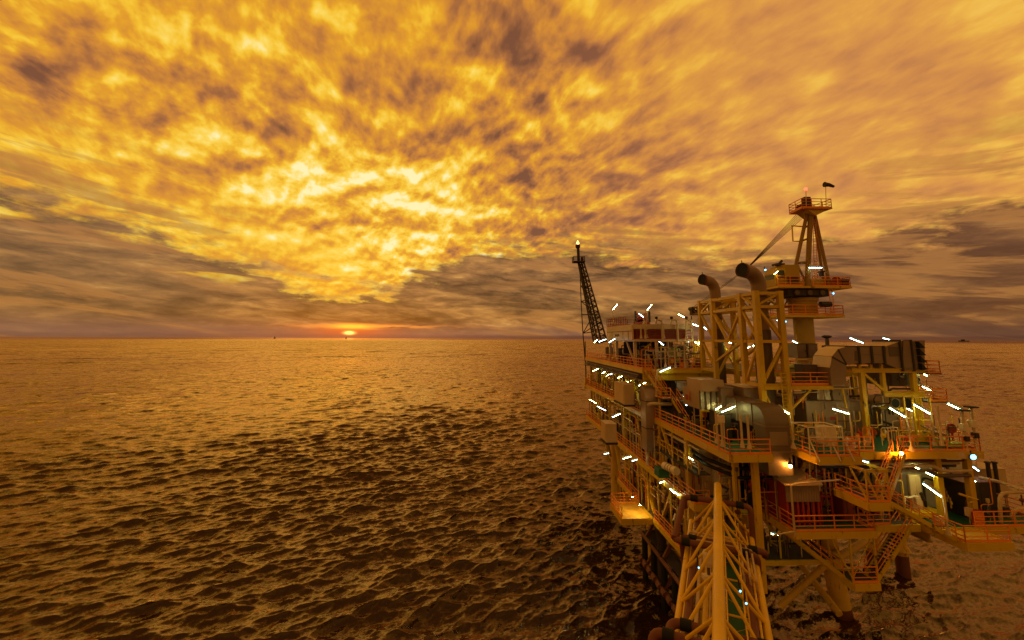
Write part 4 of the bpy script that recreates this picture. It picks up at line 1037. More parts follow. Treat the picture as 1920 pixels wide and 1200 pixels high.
for z in (zt1 - R_ - .1, ZC + .1): m.box(ex0 - .06, ex1 + .06, yf - .06, yf + R_ + .2, z - .06, z + .06)
for y in (35.2, 37.4): m.box(ex0 - .06, ex1 + .06, y - .05, y + .05, zt1 - 1.72, zt1 + .09)
m.build('flange', grey, fd)
MB().box(ex0 + .25, ex1 - .25, yf - .035, yf - .004, ZC + .6, zt1 - R_ - .5).build('access_panel', alu, fd, bevel=.01)
# ------------------------------------------------------------------ right: air intake duct, elbow and support boxes
YD = 37.8
big = thing('intake_duct', (P(1650, 665, YD).x, YD, 24.5), 'long grey panelled intake duct with louvred mouth along the upper right edge', 'duct')
def PR(px, py, Y=YD): p = P(px, py, Y); return (p.x, p.z)
MB().prism([PR(1586, 682), PR(1660, 681), PR(1660, 650), PR(1586, 651)], YD, YD + 2.6, 'y').build('casing', grey, big)
MB().prism([PR(1661, 682), PR(1692, 695), PR(1692, 638.5), PR(1661, 650)], YD + .01, YD + 2.59, 'y').build('transition', grey, big)
MB().prism([PR(1692.5, 695), PR(1733, 694), PR(1733, 638), PR(1692.5, 638.5)], YD - .05, YD + 2.65, 'y').build('filter_house', grey, big)
m = MB()
for px in (1588, 1612, 1636, 1659): 
    a = PR(px, 682); b = PR(px, 650); m.box(a[0] - .09, a[0] + .09, YD - .10, YD + 2.7, a[1] - .06, b[1] + .08)
for px in (1692, 1713): 
    a = PR(px, 695); b = PR(px, 638); m.box(a[0] - .07, a[0] + .07, YD - .14, YD + 2.75, a[1] - .05, b[1] + .05)
m.build('flange', darks, big)
m = MB()
for py in (665,):
    a = PR(1590, py); b = PR(1657, py); m.box(a[0], b[0], YD - .02, YD - .004, a[1] - .015, a[1] + .015)
a = PR(1595, 676); b = PR(1610, 658); m.box(a[0], b[0], YD - .045, YD - .004, a[1], b[1])
a = PR(1668, 668); b = PR(1688, 650); m.box(a[0], b[0], YD - .03, YD - .004, a[1], b[1])
m.build('access_panel', greyd, big)
MB().prism([PR(1660, 650), PR(1692, 638.5), PR(1694, 637.6), PR(1660, 648.8)], YD - .02, YD + 2.6, 'y').build('top_sheet', cream, big)
MB().box(PR(1586, 650)[0], PR(1659, 650)[0], YD - .02, YD + 2.62, PR(1600, 650)[1] + .05, PR(1600, 650)[1] + .10).build('top_sheet', cream, big)
for k in range(4):
    zc = PR(1720, 646 + 13.5 * k)[1]; xa = PR(1716, 650)[0]; xb = PR(1727, 650)[0]
    MB().prism([(xa, zc + .28), (xb, zc - .30), (xa, zc - .30)], YD - .4, YD - .06, 'y').build('weather_hood', black, big)
elb = thing('intake_elbow', (P(1570, 690, 37.4).x, 37.5, 23), 'duct elbow with sky light painted on its outer curve at the left end of the grey intake duct', 'duct')
def PE(px, py): p = P(px, py, 37.4); return (p.x, p.z)
MB().prism([PE(1559, 722), PE(1556.5, 690), PE(1559.5, 669), PE(1571, 655), PE(1585, 650.5), PE(1602, 650.5), PE(1602, 682), PE(1587, 684), PE(1586, 722)], 37.4, 39.5, 'y').build('casing', grey, elb)
def sheet(q0, q1, q2, y0, y1):
    a, b, c = [Vector((PE(*q)[0], 0, PE(*q)[1])) for q in (q0, q1, q2)]
    o_ = Vector((-.05, 0, .04)); m_ = MB()
    m_.prism([(a.x, a.z), (b.x, b.z), (b.x + o_.x, b.z + o_.z), (a.x + o_.x, a.z + o_.z)], y0, y1, 'y'); m_.prism([(b.x, b.z), (c.x, c.z), (c.x + o_.x, c.z + o_.z), (b.x + o_.x, b.z + o_.z)], y0, y1 - .002, 'y'); return m_
sheet((1557, 684), (1556.8, 690), (1559.2, 669.5), 37.38, 39.52).build('lit_curve_sheet', pale, elb)  # pale strip painted for the sky-lit outer curve of the grey elbow
sheet((1559.9, 668.5), (1571, 655), (1585, 650.8), 37.38, 39.52).build('lit_curve_sheet', pale, elb)
m = MB()
a1, b1 = PE(1571, 655), PE(1587, 683); m.beam((a1[0], 37.38, a1[1]), (b1[0], 37.38, b1[1]), .05, .09)
m.build('seam', darks, elb)
m = MB(); a1, b1 = PE(1559.5, 669), PE(1587, 684); m.beam((a1[0], 37.37, a1[1]), (b1[0], 37.37, b1[1]), .05, .09); m.build('seam', darks, elb)
# grey containers behind, teal lit box and panel below
cabinet(P(1495, 660, 43).x, P(1512, 660, 43).x, 43, 45, P(1500, 671, 43).z, P(1500, 645, 43).z, grey, 'grey container below the crane pedestal, left of its twin', doors=1, top=greyd)
cabinet(P(1516, 660, 43).x, P(1534, 660, 43).x, 43, 45, P(1500, 671, 43).z, P(1500, 645, 43).z, grey, 'grey container below the crane pedestal, right of its twin', doors=1, top=greyd)
vessel(P(1500, 690, 40.6).x, 40.9, 23.0, .9, 1.7, vgreen, 'squat olive tank behind the orange railed platform under the crane', False)
cabinet(P(1509, 690, 38.8).x, P(1535, 690, 38.8).x, 38.9, 40.2, 23.0, P(1520, 685, 38.9).z, greyd, 'dark cabinet with a flat canopy left of the curved duct elbow', doors=1)
cabinet(P(1532, 740, 39).x, P(1559, 740, 39).x, 39, 41, P(1540, 752, 39).z, P(1540, 726, 39).z, alu, 'metal box with rounded face under the orange railed platform', doors=1)
cabinet(P(1561, 740, 38.8).x, P(1591, 740, 38.8).x, 38.8, 41, P(1540, 752, 39).z, P(1540, 725, 39).z, grey, 'pale grey panelled box under the duct elbow', doors=2)
enc = cabinet(P(1512, 780, 38.6).x, P(1624, 780, 38.6).x, 38.6, 44, ZC + .05, P(1560, 753, 38.6).z, grey, 'large grey machinery enclosure behind the front deck rail', 'machinery_enclosure', 'enclosure', 4)
MB().box(P(1556, 783, 38.6).x, P(1566, 783, 38.6).x, 38.55, 38.568, P(1560, 787, 38.6).z, P(1560, 781, 38.6).z).build('notice', red, enc)
cabinet(P(1625, 790, 39.5).x, P(1690, 790, 39.5).x, 39.5, 44, ZC + .05, P(1650, 768, 39.5).z, greyd, 'dark machinery enclosure under the twin drums', 'machinery_enclosure', 'enclosure', 2)
cabinet(P(1655, 790, 38.8).x, P(1686, 790, 38.8).x, 38.8, 39.45, P(1660, 800, 38.8).z, P(1660, 769, 38.8).z, alu, 'pale metal cabinet in front of the dark enclosure', doors=1, legs=.4)
cabinet(P(1672, 720, 39.6).x, P(1727, 720, 39.6).x, 39.6, 43, 22.7, 24.0, greyd, 'dark panelled box under the louvred filter house', doors=4)
for k, (px, lb) in enumerate(((1679, 'left one of two tan drums with dark open ends under the intake duct'), (1702, 'right one of two tan drums with dark open ends under the intake duct'))):
    c = P(px, 756, 38.2); d = Vector((.06, -1, 0)).normalized(); Y0 = c - d * (3.4 if k == 0 else 3.0)
    t = thing('silencer_drum', c - Vector((0, 0, .6)), lb, 'drum', 'twin drums')
    r_ = .46
    MB().tube([Y0, c], r_, 24).build('shell', cream if k == 0 else alu, t, smooth=True)
    MB().tube([c - d * .02, c + d * .08], r_ * 1.1, 24, False).build('rim', alu, t, smooth=True)
    MB().tube([c + d * .004, c + d * .03], r_ * .86, 24).build('open_end', black, t)
    MB().box(c.x - .5, c.x + .5, c.y + 1.0, c.y + 1.25, c.z - .9, c.z - .45).build('saddle', yel, t)
    MB().tube([lerp(Y0, c, .5), lerp(Y0, c, .54)], r_ * 1.03, 24).build('band', greyd, t)
# left-centre boxes on the main deck
EQ = thing('inlet_filter', (P(1320, 740, 42).x, 42.5, 19.5), 'grey inlet filter house with ribbed face behind the front posts', 'filter house')
a = P(1313, 768, 40); b = P(1353, 732, 40)
MB().box(a.x, b.x, 40, 43.5, a.z, b.z).build('body', alu, EQ)
a2 = P(1312, 733, 40); b2 = P(1353, 712, 40)
MB().prism([(39.55, a2.z), (39.8, b2.z), (42.5, b2.z), (42.5, a2.z)], a2.x - .05, b2.x + .05, 'x').build('hood', alu, EQ)
m = MB()
for k in range(5):
    x = a.x + (b.x - a.x) * k / 4; m.box(x - .06, x + .06, 39.9, 39.99, a.z, b.z)
m.build('rib', greyd, EQ)
for x in (a.x + .1, b.x - .1): MB().beam((x, 40.1, ZC), (x, 40.1, a.z), .18).build('leg', yel, EQ)
MB().beam((a.x, 39.95, a.z - .1), (b.x, 39.95, a.z - .1), .16, .2).build('base_frame', yel, EQ)
cabinet(P(1354, 740, 39).x, P(1378, 740, 39).x, 39.2, 43, P(1360, 765, 39).z, P(1360, 728, 39).z, grey, 'grey duct box right of the ribbed filter house', doors=1)
cabinet(P(1394, 740, 38.8).x, P(1424, 740, 38.8).x, 38.8, 42, P(1400, 757, 38.8).z, P(1400, 727, 38.8).z, grey, 'grey duct box with pale top left of the stack frame foot', doors=1, top=cream)
cabinet(P(1284, 740, 47).x, P(1312, 740, 47).x, 47.0, 49, P(1300, 736, 47).z, P(1300, 719, 47).z, grey, 'grey box behind the upper stair landing', doors=1)
cabinet(P(1384, 800, 37.6).x, P(1432, 800, 37.6).x, 37.6, 41, ZC + .02, P(1400, 770, 37.6).z, darks, 'black machine casing behind the two short posts', doors=2)
cabinet(P(1356, 790, 37).x, P(1376, 790, 37).x, 37.4, 39.4, ZC + .02, P(1360, 778, 37).z, darks, 'black machine casing under the long tube lamp', doors=1)
cabinet(22.6, 25.4, 42.5, 48.5, ZC + .02, 21.6, greyd, 'dark engine casing under the foot of the stack frame', 'machinery_enclosure', 'enclosure', 2)
cabinet(19.6, 22.0, 44.2, 47.4, ZC + .02, 20.6, darks, 'dark casing beside the lower left stair foot', doors=1)
sm = thing('pale_switch_stand', P(1351, 828, 33.9), 'pale instrument stand with a square box by the front left corner', 'instrument stand')
a = P(1351, 786, 33.9); MB().box(a.x - .32, a.x + .30, 33.8, 34.0, a.z - .28, a.z + .28).build('box', white, sm, bevel=.03)
for dx in (-.28, .26): MB().beam((a.x + dx, 33.95, ZC + .06), (a.x + dx, 33.95, a.z - .28), .08).build('leg', pipe_w, sm)
ob = thing('orange_crate', P(1303, 755, 43), 'orange mesh crate hung on the rail left of the ribbed filter house', 'crate')
a, b = P(1292, 752, 42), P(1312, 733, 42)
m = MB()
for k in range(5):
    x = a.x + (b.x - a.x) * k / 4; m.beam((x, 42, a.z), (x, 42, b.z), .06); z = a.z + (b.z - a.z) * k / 4; m.beam((a.x, 42.02, z), (b.x, 42.02, z), .06)
m.build('mesh_panel', org, ob); MB().box(a.x + .05, b.x - .05, 42.1, 42.9, a.z + .05, b.z - .4).build('load', red, ob)
# white guard frame on the front right deck
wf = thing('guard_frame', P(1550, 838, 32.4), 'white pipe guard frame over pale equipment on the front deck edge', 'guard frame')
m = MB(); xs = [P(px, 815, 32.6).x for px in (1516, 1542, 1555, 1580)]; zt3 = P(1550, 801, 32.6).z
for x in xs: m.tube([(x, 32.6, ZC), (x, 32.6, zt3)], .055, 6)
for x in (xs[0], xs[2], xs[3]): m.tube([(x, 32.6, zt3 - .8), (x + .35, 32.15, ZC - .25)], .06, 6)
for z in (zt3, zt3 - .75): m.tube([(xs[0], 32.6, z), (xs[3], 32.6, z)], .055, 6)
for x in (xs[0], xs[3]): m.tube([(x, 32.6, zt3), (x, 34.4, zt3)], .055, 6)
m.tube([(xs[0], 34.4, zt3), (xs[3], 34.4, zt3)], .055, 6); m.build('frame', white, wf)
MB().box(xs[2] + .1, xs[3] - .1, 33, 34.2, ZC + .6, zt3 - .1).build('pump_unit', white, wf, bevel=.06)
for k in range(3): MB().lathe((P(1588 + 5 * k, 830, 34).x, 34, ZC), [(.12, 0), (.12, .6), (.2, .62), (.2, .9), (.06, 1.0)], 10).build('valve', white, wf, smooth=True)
# mushroom vent, beacons, instrument posts, hose reel
mv = thing('mushroom_vent', P(1552, 650, 41), 'dark mushroom vent standing above the curved duct elbow', 'vent')
b0 = P(1552, 652, 41); MB().lathe((b0.x, 41, b0.z - 1), [(.17, 0), (.17, 1.95), (.2, 2.0)], 12).build('neck', greyd, mv); MB().lathe((b0.x, 41, P(1552, 632, 41).z), [(.2, -.12), (.42, 0), (.42, .1), (.2, .18)], 16).build('cap', darks, mv)
for px, pt, pb_, lb in ((1829, 765, 828, 'white post with a dark dish on its head at the right deck corner'), (1811, 771, 830, 'white post with a dark lamp head left of the dish post')):
    b = P(px, pb_, 33.7); zt_ = P(px, pt, 33.7).z
    t = thing('instrument_post', (b.x, 33.7, ZC), lb, 'post')
    MB().tube([(b.x, 33.7, ZC - .2), (b.x, 33.7, zt_)], .10, 8).cone((b.x, 33.7, ZC - .2), (b.x, 33.7, ZC + .25), .24, .1, 8).build('pole', pipe_w, t)
    MB().lathe((b.x, 33.7, zt_), [(.15, 0), (.48, .05), (.48, .12), (.1, .16)], 14).build('dish', black, t)
    MB().box(b.x - .26, b.x + .16, 33.5, 33.9, zt_ - 1.5, zt_ - .95).build('junction_box', white, t, bevel=.03)
    MB().box(b.x - .14, b.x + .18, 33.48, 33.88, zt_ - 2.3, zt_ - 1.9).build('horn', darks, t, bevel=.03)
hr = thing('hose_reel', P(1785, 822, 35), 'red hose reel facing the viewer on the right deck', 'hose reel')
c = P(1784, 803, 35); MB().tube(arc(c, (.34, 0, 0), (0, 0, .34), 0, 6.283, 18), .08, 8).build('hose', red, hr); MB().lathe(c, [(.3, -.06), (.3, .06)], 14, (0, 1, 0)).build('hub', dred, hr); MB().tube([c, (c.x, 35, ZC)], .07, 6).build('stand', red, hr)
m = MB().tube(arc(c, (.22, 0, 0), (0, 0, .22), 0, 6.283, 16), .04, 6); m.build('hose', white, hr)
tr = thing('trolley', P(1790, 828, 34.6), 'pale flat covered tray on the right end of the main deck', 'tray')
a = P(1778, 824, 34.6); b = P(1805, 812, 34.6); MB().prism([(34.4, ZC + .1), (34.4, ZC + .45), (36.4, ZC + .75), (36.4, ZC + .1)], a.x, b.x, 'x').build('cover', vgreen, tr, bevel=.03)
for x in (a.x + .1, b.x - .1): MB().beam((x, 34.6, ZC), (x, 34.6, ZC + .1), .12).build('foot', darks, tr)
tw = thing('lit_frame', P(1762, 830, 36), 'narrow yellow frame with a locker at its foot behind the right deck rail', 'frame')
a, b = P(1720, 828, 36.5), P(1742, 745, 36.5); m = MB()
for x in (a.x, b.x):
    for y in (36.5, 37.3): m.beam((x, y, ZC), (x, y, b.z), .12)
for z in (b.z, (b.z + ZC) / 2): 
    m.beam((a.x, 36.5, z), (b.x, 36.5, z), .1); m.beam((a.x, 37.3, z), (b.x, 37.3, z), .1)
m.build('frame', yel, tw); MB().box(a.x + .1, b.x - .1, 36.6, 37.2, ZC + .05, ZC + .9).build('locker', yel2, tw, bevel=.03)
# ------------------------------------------------------------------ red hut
hut = thing('red_hut', (25, 35, ZB), 'red shelter with grey corrugated front and lean-to roof on the lower front deck', 'shelter')
hx0, hx1 = P(1474, 930, 33.9).x, P(1537, 930, 33.9).x; zf1 = P(1500, 909, 33.9).z; zf0 = P(1500, 941, 33.9).z
m = MB(); n = 26; pl = []
for k in range(n + 1):
    x = hx0 + (hx1 - hx0) * k / n; pl.append((x, 33.9 - (.035 if k % 2 else 0)))
pl += [(hx1, 33.98), (hx0, 33.98)]
MB().prism(pl, zf0, zf1, 'z').build('front_sheet', grey, hut)
zb3 = zf1 + .62
MB().prism([(34.0, ZB + .9), (34.0, zf1 - .02), (37.2, zb3 - .02), (37.2, ZB + .9)], hx0 + .01, hx0 + .10, 'x').build('side_wall', red, hut)
MB().prism([(34.0, ZB + .9), (34.0, zf1 - .02), (37.2, zb3 - .02), (37.2, ZB + .9)], hx1 - .10, hx1 - .01, 'x').build('side_wall', red, hut)
MB().prism([(33.7, zf1 + .0), (37.4, zb3 + .03), (37.4, zb3 + .12), (33.7, zf1 + .09)], hx0 - .15, hx1 + .2, 'x').build('roof', cream, hut)
for k in range(7):
    x = hx0 + .1 + (hx1 - hx0 - .2) * k / 6; MB().beam((x, 34.0, ZB), (x, 34.0, zf0 - .01), .16, .10).build('post', red, hut)
MB().box(hx0 + .2, hx1 - .2, 35, 37, ZB + .02, ZB + 1.3).build('generator', red, hut)
MB().box(hx0, hx1, 33.93, 34.0, ZB + .3, ZB + .42).build('cross_rail', red, hut)
cf = thing('red_cage', P(1560, 970, 34.8), 'dark red open cage standing right of the red shelter', 'cage')
a, b = P(1541, 972, 34.6), P(1558, 930, 34.6); m = MB()
for x in (a.x, b.x):
    for y in (34.6, 35.6): m.beam((x, y, ZB), (x, y, b.z), .12)
m.beam((a.x, 34.6, b.z), (b.x, 34.6, b.z), .12); m.beam((a.x, 35.6, b.z), (b.x, 35.6, b.z), .12); m.build('frame', red, cf)
MB().box(a.x + .2, b.x - .2, 34.9, 35.5, ZB + .02, ZB + 1.0).build('cylinder_rack', darks, cf)
cabinet(P(1582, 960, 34.9).x, P(1604, 960, 34.9).x, 34.9, 36, ZB + .02, P(1590, 932, 34.9).z, dred, 'dark red locker behind the lower deck rail', doors=1)
cabinet(P(1636, 930, 36).x, P(1652, 930, 36).x, 36, 37, ZB + .02, P(1640, 925, 36).z, red, 'red locker behind the half landing', doors=1)
# orange lit pipe manifold behind the hut
mf = thing('valve_manifold', P(1515, 895, 36.5), 'tan valve manifold of stout pipes above the hut roof', 'manifold')
for k, px in enumerate((1504, 1519, 1534)):
    a = P(px, 893, 36.6); MB().tube([(a.x, 36.6, a.z - 1.5), (a.x, 36.6, a.z + 1.2 + .2 * k)], .17, 10).build('riser', (cream, yel, cream)[k], mf, smooth=True)
    MB().lathe((a.x, 36.5, a.z + .9), [(.10, 0), (.34, .05), (.34, .12), (.1, .16)], 12, (0, -1, 0)).build('valve', (rust, yel, rust)[k], mf)
MB().tube([P(1490, 862, 36.6), P(1548, 864, 36.6)], .15, 8).build('header', rust, mf)
MB().tube([P(1455, 886, 36.3), P(1552, 888, 36.3)], .12, 8).build('header', red, mf)
# ------------------------------------------------------------------ under the main deck
def tank(x, y, z, r, h, mat, label):
    t = thing('storage_tank', (x, y, z), label, 'tank')
    MB().lathe((x, y, z), [(r, 0), (r, h - .3), (r * .75, h - .05), (r * .2, h)], 28).build('shell', mat, t, smooth=True)
    for k in (.3, .62): MB().tube([(x, y, z + h * k), (x, y, z + h * k + .07)], r * 1.015, 28).build('band', mat, t)
    m = MB()
    for dx in (-.22, .22): m.tube([(x + dx, y - r - .18, z), (x + dx, y - r - .18, z + h)], .03, 5)
    for k in range(int(h / .3)): m.tube([(x - .22, y - r - .18, z + .3 * k + .2), (x + .22, y - r - .18, z + .3 * k + .2)], .022, 4)
    m.build('ladder', yel, t)
    return t
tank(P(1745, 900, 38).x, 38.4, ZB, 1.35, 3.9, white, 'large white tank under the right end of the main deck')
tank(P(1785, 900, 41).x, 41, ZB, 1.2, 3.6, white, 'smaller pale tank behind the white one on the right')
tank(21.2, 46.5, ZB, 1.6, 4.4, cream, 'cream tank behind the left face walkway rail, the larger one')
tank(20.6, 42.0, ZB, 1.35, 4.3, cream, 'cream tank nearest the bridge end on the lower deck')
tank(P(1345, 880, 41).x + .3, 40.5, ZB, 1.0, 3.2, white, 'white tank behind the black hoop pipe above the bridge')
cabinet(P(1628, 900, 36).x, P(1657, 900, 36).x + .3, 37, 39.5, ZB + .03, P(1640, 882, 37).z, cream, 'tan container lit by the orange lamp under the right deck', doors=1)
cabinet(P(1676, 900, 35.6).x, P(1708, 900, 35.6).x, 35.8, 38, ZB + .03, P(1690, 888, 35.6).z, greyd, 'brown container with a small window under the right deck', doors=2)
cabinet(P(1710, 910, 35.4).x, P(1732, 910, 35.4).x, 35.6, 37, ZB + .03, P(1720, 893, 35.4).z, cream, 'tall pale cabinet beside the white tank', doors=2)
ct = cabinet(P(1807, 920, 35).x, P(1868, 920, 35).x, 35, 38.5, ZB + .03, P(1830, 905, 35).z, darks, 'black brown container at the right edge of the lower deck', 'deck_container', 'container', 2, top=rust)
cabinet(P(1842, 900, 39.5).x, P(1888, 900, 39.5).x, 39.5, 42, ZB + .03, P(1860, 880, 39.5).z, cream, 'pale cabin far right behind the black container', doors=2)
for px, lb in ((1858, 'dark post left of its pair behind the black container'), (1871, 'dark post right of its pair behind the black container')):
    t = thing('bollard_post', P(px, 915, 37.5), lb, 'post', 'dark posts at the right'); a = P(px, 915, 38.8); MB().tube([(a.x, 38.8, ZB), (a.x, 38.8, P(px, 866, 38.8).z)], .16, 10).build('pole', darks, t); MB().lathe((a.x, 38.8, P(px, 868, 38.8).z), [(.22, 0), (.22, .12)], 10).build('cap', darks, t)
vb = thing('drum_stack', P(1840, 935, 36), 'orange red drum beside the yellow rail of the right lower platform', 'drum')
a = P(1838, 985, 33.6); MB().lathe((a.x, 33.7, ZB + .02), [(.36, 0), (.38, .03), (.36, .06), (.36, .5), (.38, .53), (.36, .56), (.36, 1.0), (.38, 1.02), (.34, 1.05)], 18).build('shell', org, vb, smooth=True); MB().lathe((a.x, 33.7, ZB + 1.075), [(.34, 0), (.34, .02)], 18).build('lid', red, vb)
tb_ = thing('yellow_bench', P(1720, 965, 35), 'long low yellow skid on the right lower deck', 'skid')
a = P(1700, 968, 35); MB().box(a.x, a.x + 3.2, 34.9, 36.3, ZB + .12, ZB + .5).build('bed', yel2, tb_, bevel=.03); 
for x in (a.x + .3, a.x + 2.9): MB().box(x - .12, x + .12, 34.95, 36.25, ZB + .022, ZB + .115).build('foot', darks, tb_)
wl = thing('white_hose', P(1710, 935, 35.2), 'white hose draped over a low rail on the right lower deck', 'hose')
MB().tube([P(1694, 945, 35.2), P(1697, 931, 35.2), P(1705, 933, 35.2), P(1714, 930, 35.2), P(1722, 931, 35.2), P(1724, 944, 35.2)], .08, 8).build('hose', white, wl, smooth=True)
# equipment on the hidden lower levels of the left face
rnd = random.Random(11)
spots = [(19.6, 53.5, ZC + .15, 'rusty pump under the upper deck, nearest the tall cream cabinet', rust), (19.5, 57.5, ZC + .15, 'grey pump second behind the tall cream cabinet', greyd), (19.4, 62, ZC + .15, 'red pump midway along the shaded upper walkway', red), (19.3, 67, ZC + .15, 'tan pump far along the shaded upper walkway', cream), (19.3, 73, ZC + .15, 'rust pump farthest along the shaded upper walkway', rust),
         (20, 52, ZB, 'dark pump on the lower deck below the tall cream cabinet', darks), (19.4, 57, ZB, 'grey pump on the lower deck behind the small cream cabinet', greyd), (19.4, 63, ZB, 'yellow pump on the lower deck beyond the small cream cabinet', yel), (19.4, 70, ZB, 'dark red pump near the far end of the lower deck', dred),
         (20.5, 43.2, ZA, 'dark pump low down beside the bridge end', darks), (20.2, 49, ZA, 'red pump low down behind the small yellow platform', red), (20, 55, ZA, 'grey pump on the lowest walkway', greyd)]
for x, y, z, lb, mt in spots: pump(x, y, z, mt, lb, 1.1, rnd.uniform(0, 3))
for x, y, z, r_, h, mt, lb in ((20.8, 55.5, ZC + .15, .55, 2.6, white, 'white vessel under the upper deck behind the tall cream cabinet'), (21.2, 61, ZC + .15, .6, 2.8, cream, 'tan vessel deep under the upper deck'), (20.8, 70, ZC + .15, .6, 2.8, white, 'pale vessel far under the upper deck'),
                               (21.8, 54, ZB, .8, 3.0, greyd, 'grey vessel on the lower deck under the curved duct'), (21, 66, ZB, .8, 3.2, cream, 'tan vessel on the lower deck far along the left face'), (22, 47.5, ZA, .7, 2.8, darks, 'dark vessel on the lowest level behind the yellow platform'),
                               (22.5, 41.5, ZA - .3, .6, 2.6, greyd, 'grey vessel on the lowest level by the bridge end'), (28.5, 42, ZB, .8, 3.2, darks, 'dark vessel behind the red shelter'), (31.5, 41.5, ZB, .7, 3.0, rust, 'rusty vessel in the shade under the half landing')):
    vessel(x, y, z, r_, h, mt, lb)
cabinet(22.4, 24.4, 37.2, 38.4, ZB + .02, ZB + 2.9, dred, 'dark red machine casing beside the black hoop pipe', doors=1)
cabinet(28.5, 30.6, 39, 40.5, ZB + .03, ZB + 2.4, darks, 'black casing in the shade right of the red shelter', doors=2)
# ------------------------------------------------------------------ life raft, platform odds and ends
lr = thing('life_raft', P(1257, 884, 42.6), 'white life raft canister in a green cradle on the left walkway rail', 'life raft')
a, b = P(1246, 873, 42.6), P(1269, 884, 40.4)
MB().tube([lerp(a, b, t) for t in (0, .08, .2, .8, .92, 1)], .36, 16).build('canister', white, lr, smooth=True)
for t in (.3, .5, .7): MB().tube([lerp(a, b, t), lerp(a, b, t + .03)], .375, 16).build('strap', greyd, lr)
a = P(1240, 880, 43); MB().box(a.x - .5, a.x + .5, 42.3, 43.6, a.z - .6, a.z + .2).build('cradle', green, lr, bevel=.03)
# ------------------------------------------------------------------ stairs
stair((P(1246, 741, 47.0).x, 47.9, P(1246, 741, 47.9).z), (P(1212, 690, 49).x, 49.6, ZD), .9, 'upper flight of the left stairs down from the upper deck', (1, .5, 0))
ld = P(1244, 745, 47.4)
d = MB().box(ld.x - .6, ld.x + 1.5, 46.4, 48.2, ld.z - .12, ld.z).build('deck', grate, plat); rail_mb([(ld.x - .55, 48.1, ld.z), (ld.x - .55, 46.45, ld.z), (ld.x + .4, 46.45, ld.z)]).build('handrail', org, d); MB().beam((ld.x - .5, 47.3, ZB + 2.5), (ld.x - .5, 47.3, ld.z - .12), .2).beam((ld.x + 1.3, 47.3, ZC), (ld.x + 1.3, 47.3, ld.z - .12), .2).build('column', yel, plat)
stair((P(1287, 818, 44).x, 43.2, ZC + .02), (ld.x + .5, 46.6, ld.z), .95, 'lower flight of the left stairs landing on the main deck', (1, .55, 0))
stair((21.7, 33.6, ZC + .02), (21.7, 35.2, ZC + .05 + .9), .8, 'short steps beside the front duct', (1, 0, 0))
stair((28.55, 31.3, ZF + .02), (31.7, 32.9, ZC), .95, 'flight rising right from the half landing to the main deck', (0, 1, 0))
stair((33.4, 31.4, ZB + .02), (28.5, 31.2, ZF), 1.0, 'long flight falling right from the half landing to the lower deck', (0, 1, 0))
stair((29.05, 33.6, LZ + .02), (32.6, 33.9, ZB - .1), 1.0, 'brown flight rising right from the low landing under the hut', (0, 1, 0))
stair((27.0, 34.2, LZ + .02), (22.9, 35.4, ZB - .5), 1.2, 'blue grey flight rising left from the low landing under the hut', (0, 1, 0), tread_mat=paint('blue_grey_tread', (.10, .12, .17), .5, wear=.2))
# ------------------------------------------------------------------ boat landing and fender at the left leg
bl = thing('boat_landing', (18.2, 47, 0), 'dark rust brown boat landing with rubber fenders at the left foot of the platform', 'boat landing')
for y in (41.6, 44.4, 47.2, 50.0, 52.8):
    MB().tube([(17.9, y, -2.5), (18.0, y, 4.6)], .34, 10).build('fender', black, bl, smooth=True)
MB().tube([(17.75, 41.2, 4.3), (17.75, 53.2, 4.4)], .22, 8).tube([(17.7, 41.2, 1.5), (17.7, 53.2, 1.6)], .22, 8).build('bumper_rail', rust, bl)
for k in range(9): MB().tube([(17.55, 41.8 + 1.35 * k, 1.6), (17.55, 42.5 + 1.35 * k, 1.6)], .3, 8).build('rubber_block', rust, bl)
for y in (42, 47, 52): MB().beam((17.9, y, 4.4), (19.7, y, 7.4), .3).beam((17.9, y, 1.5), (19.7, y, 4.2), .3).build('strut', rust, bl)
MB().box(17.95, 19.4, 41.4, 53, 4.5, 4.62).build('landing_deck', darks, bl)
MB().tube([(18.4, 48.6, -2), (18.4, 48.6, ZA + 1.2)], .5, 14).tube([(18.9, 50.8, -2), (18.9, 50.8, ZA)], .34, 12).build('caisson', darks, bl, smooth=True)
rail_mb([(18.2, 52.9, 4.62), (19.3, 52.9, 4.62)]).build('handrail', rust, bl)
# ------------------------------------------------------------------ bridge to the viewer's own platform
br = thing('truss_bridge', (11.8, 22, ZB), 'yellow triangular truss footbridge running from the platform towards the viewer', 'bridge')
bd = Vector((.468, .884, 0)).normalized(); bs = Vector((bd.y, -bd.x, 0))     # along, and to the right
b0 = Vector((11.08, 22, 0))
def BP(t, s, z): return Vector((b0.x, b0.y, 0)) + bd * t + bs * s + Vector((0, 0, z))
TA, TB = -20.0, 13.6
zl_, zt_ = ZB + .1, ZB + 2.95
hw = 2.0
MB().tube([BP(TA, 0, zt_), BP(TB + .3, 0, zt_)], .26, 16).build('top_chord', yel2, br, smooth=True)
for s in (-1, 1): MB().tube([BP(TA, hw * s, zl_), BP(TB, hw * s, zl_)], .19, 14).build('bottom_chord', yel2, br, smooth=True)
npan = 9; st_ = (TB - TA - .6) / npan
for k in range(npan + 1):
    t = TA + k * st_
    MB().tube([BP(t, -hw, zl_), BP(t, hw, zl_)], .09, 8).build('cross_beam', yel2, br)
    for s in (-1, 1):
        if k < npan:
            MB().tube([BP(t, hw * s, zl_), BP(t + st_ / 2, 0, zt_)], .08, 8).tube([BP(t + st_ / 2, 0, zt_), BP(t + st_, hw * s, zl_)], .08, 8).build('diagonal', yel2, br)
for k in range(npan):
    t = TA + k * st_; a = -hw if k % 2 else hw
    MB().tube([BP(t, a, zl_ - .05), BP(t + st_, -a, zl_ - .05)], .075, 8).build('lateral_brace', yel2, br)
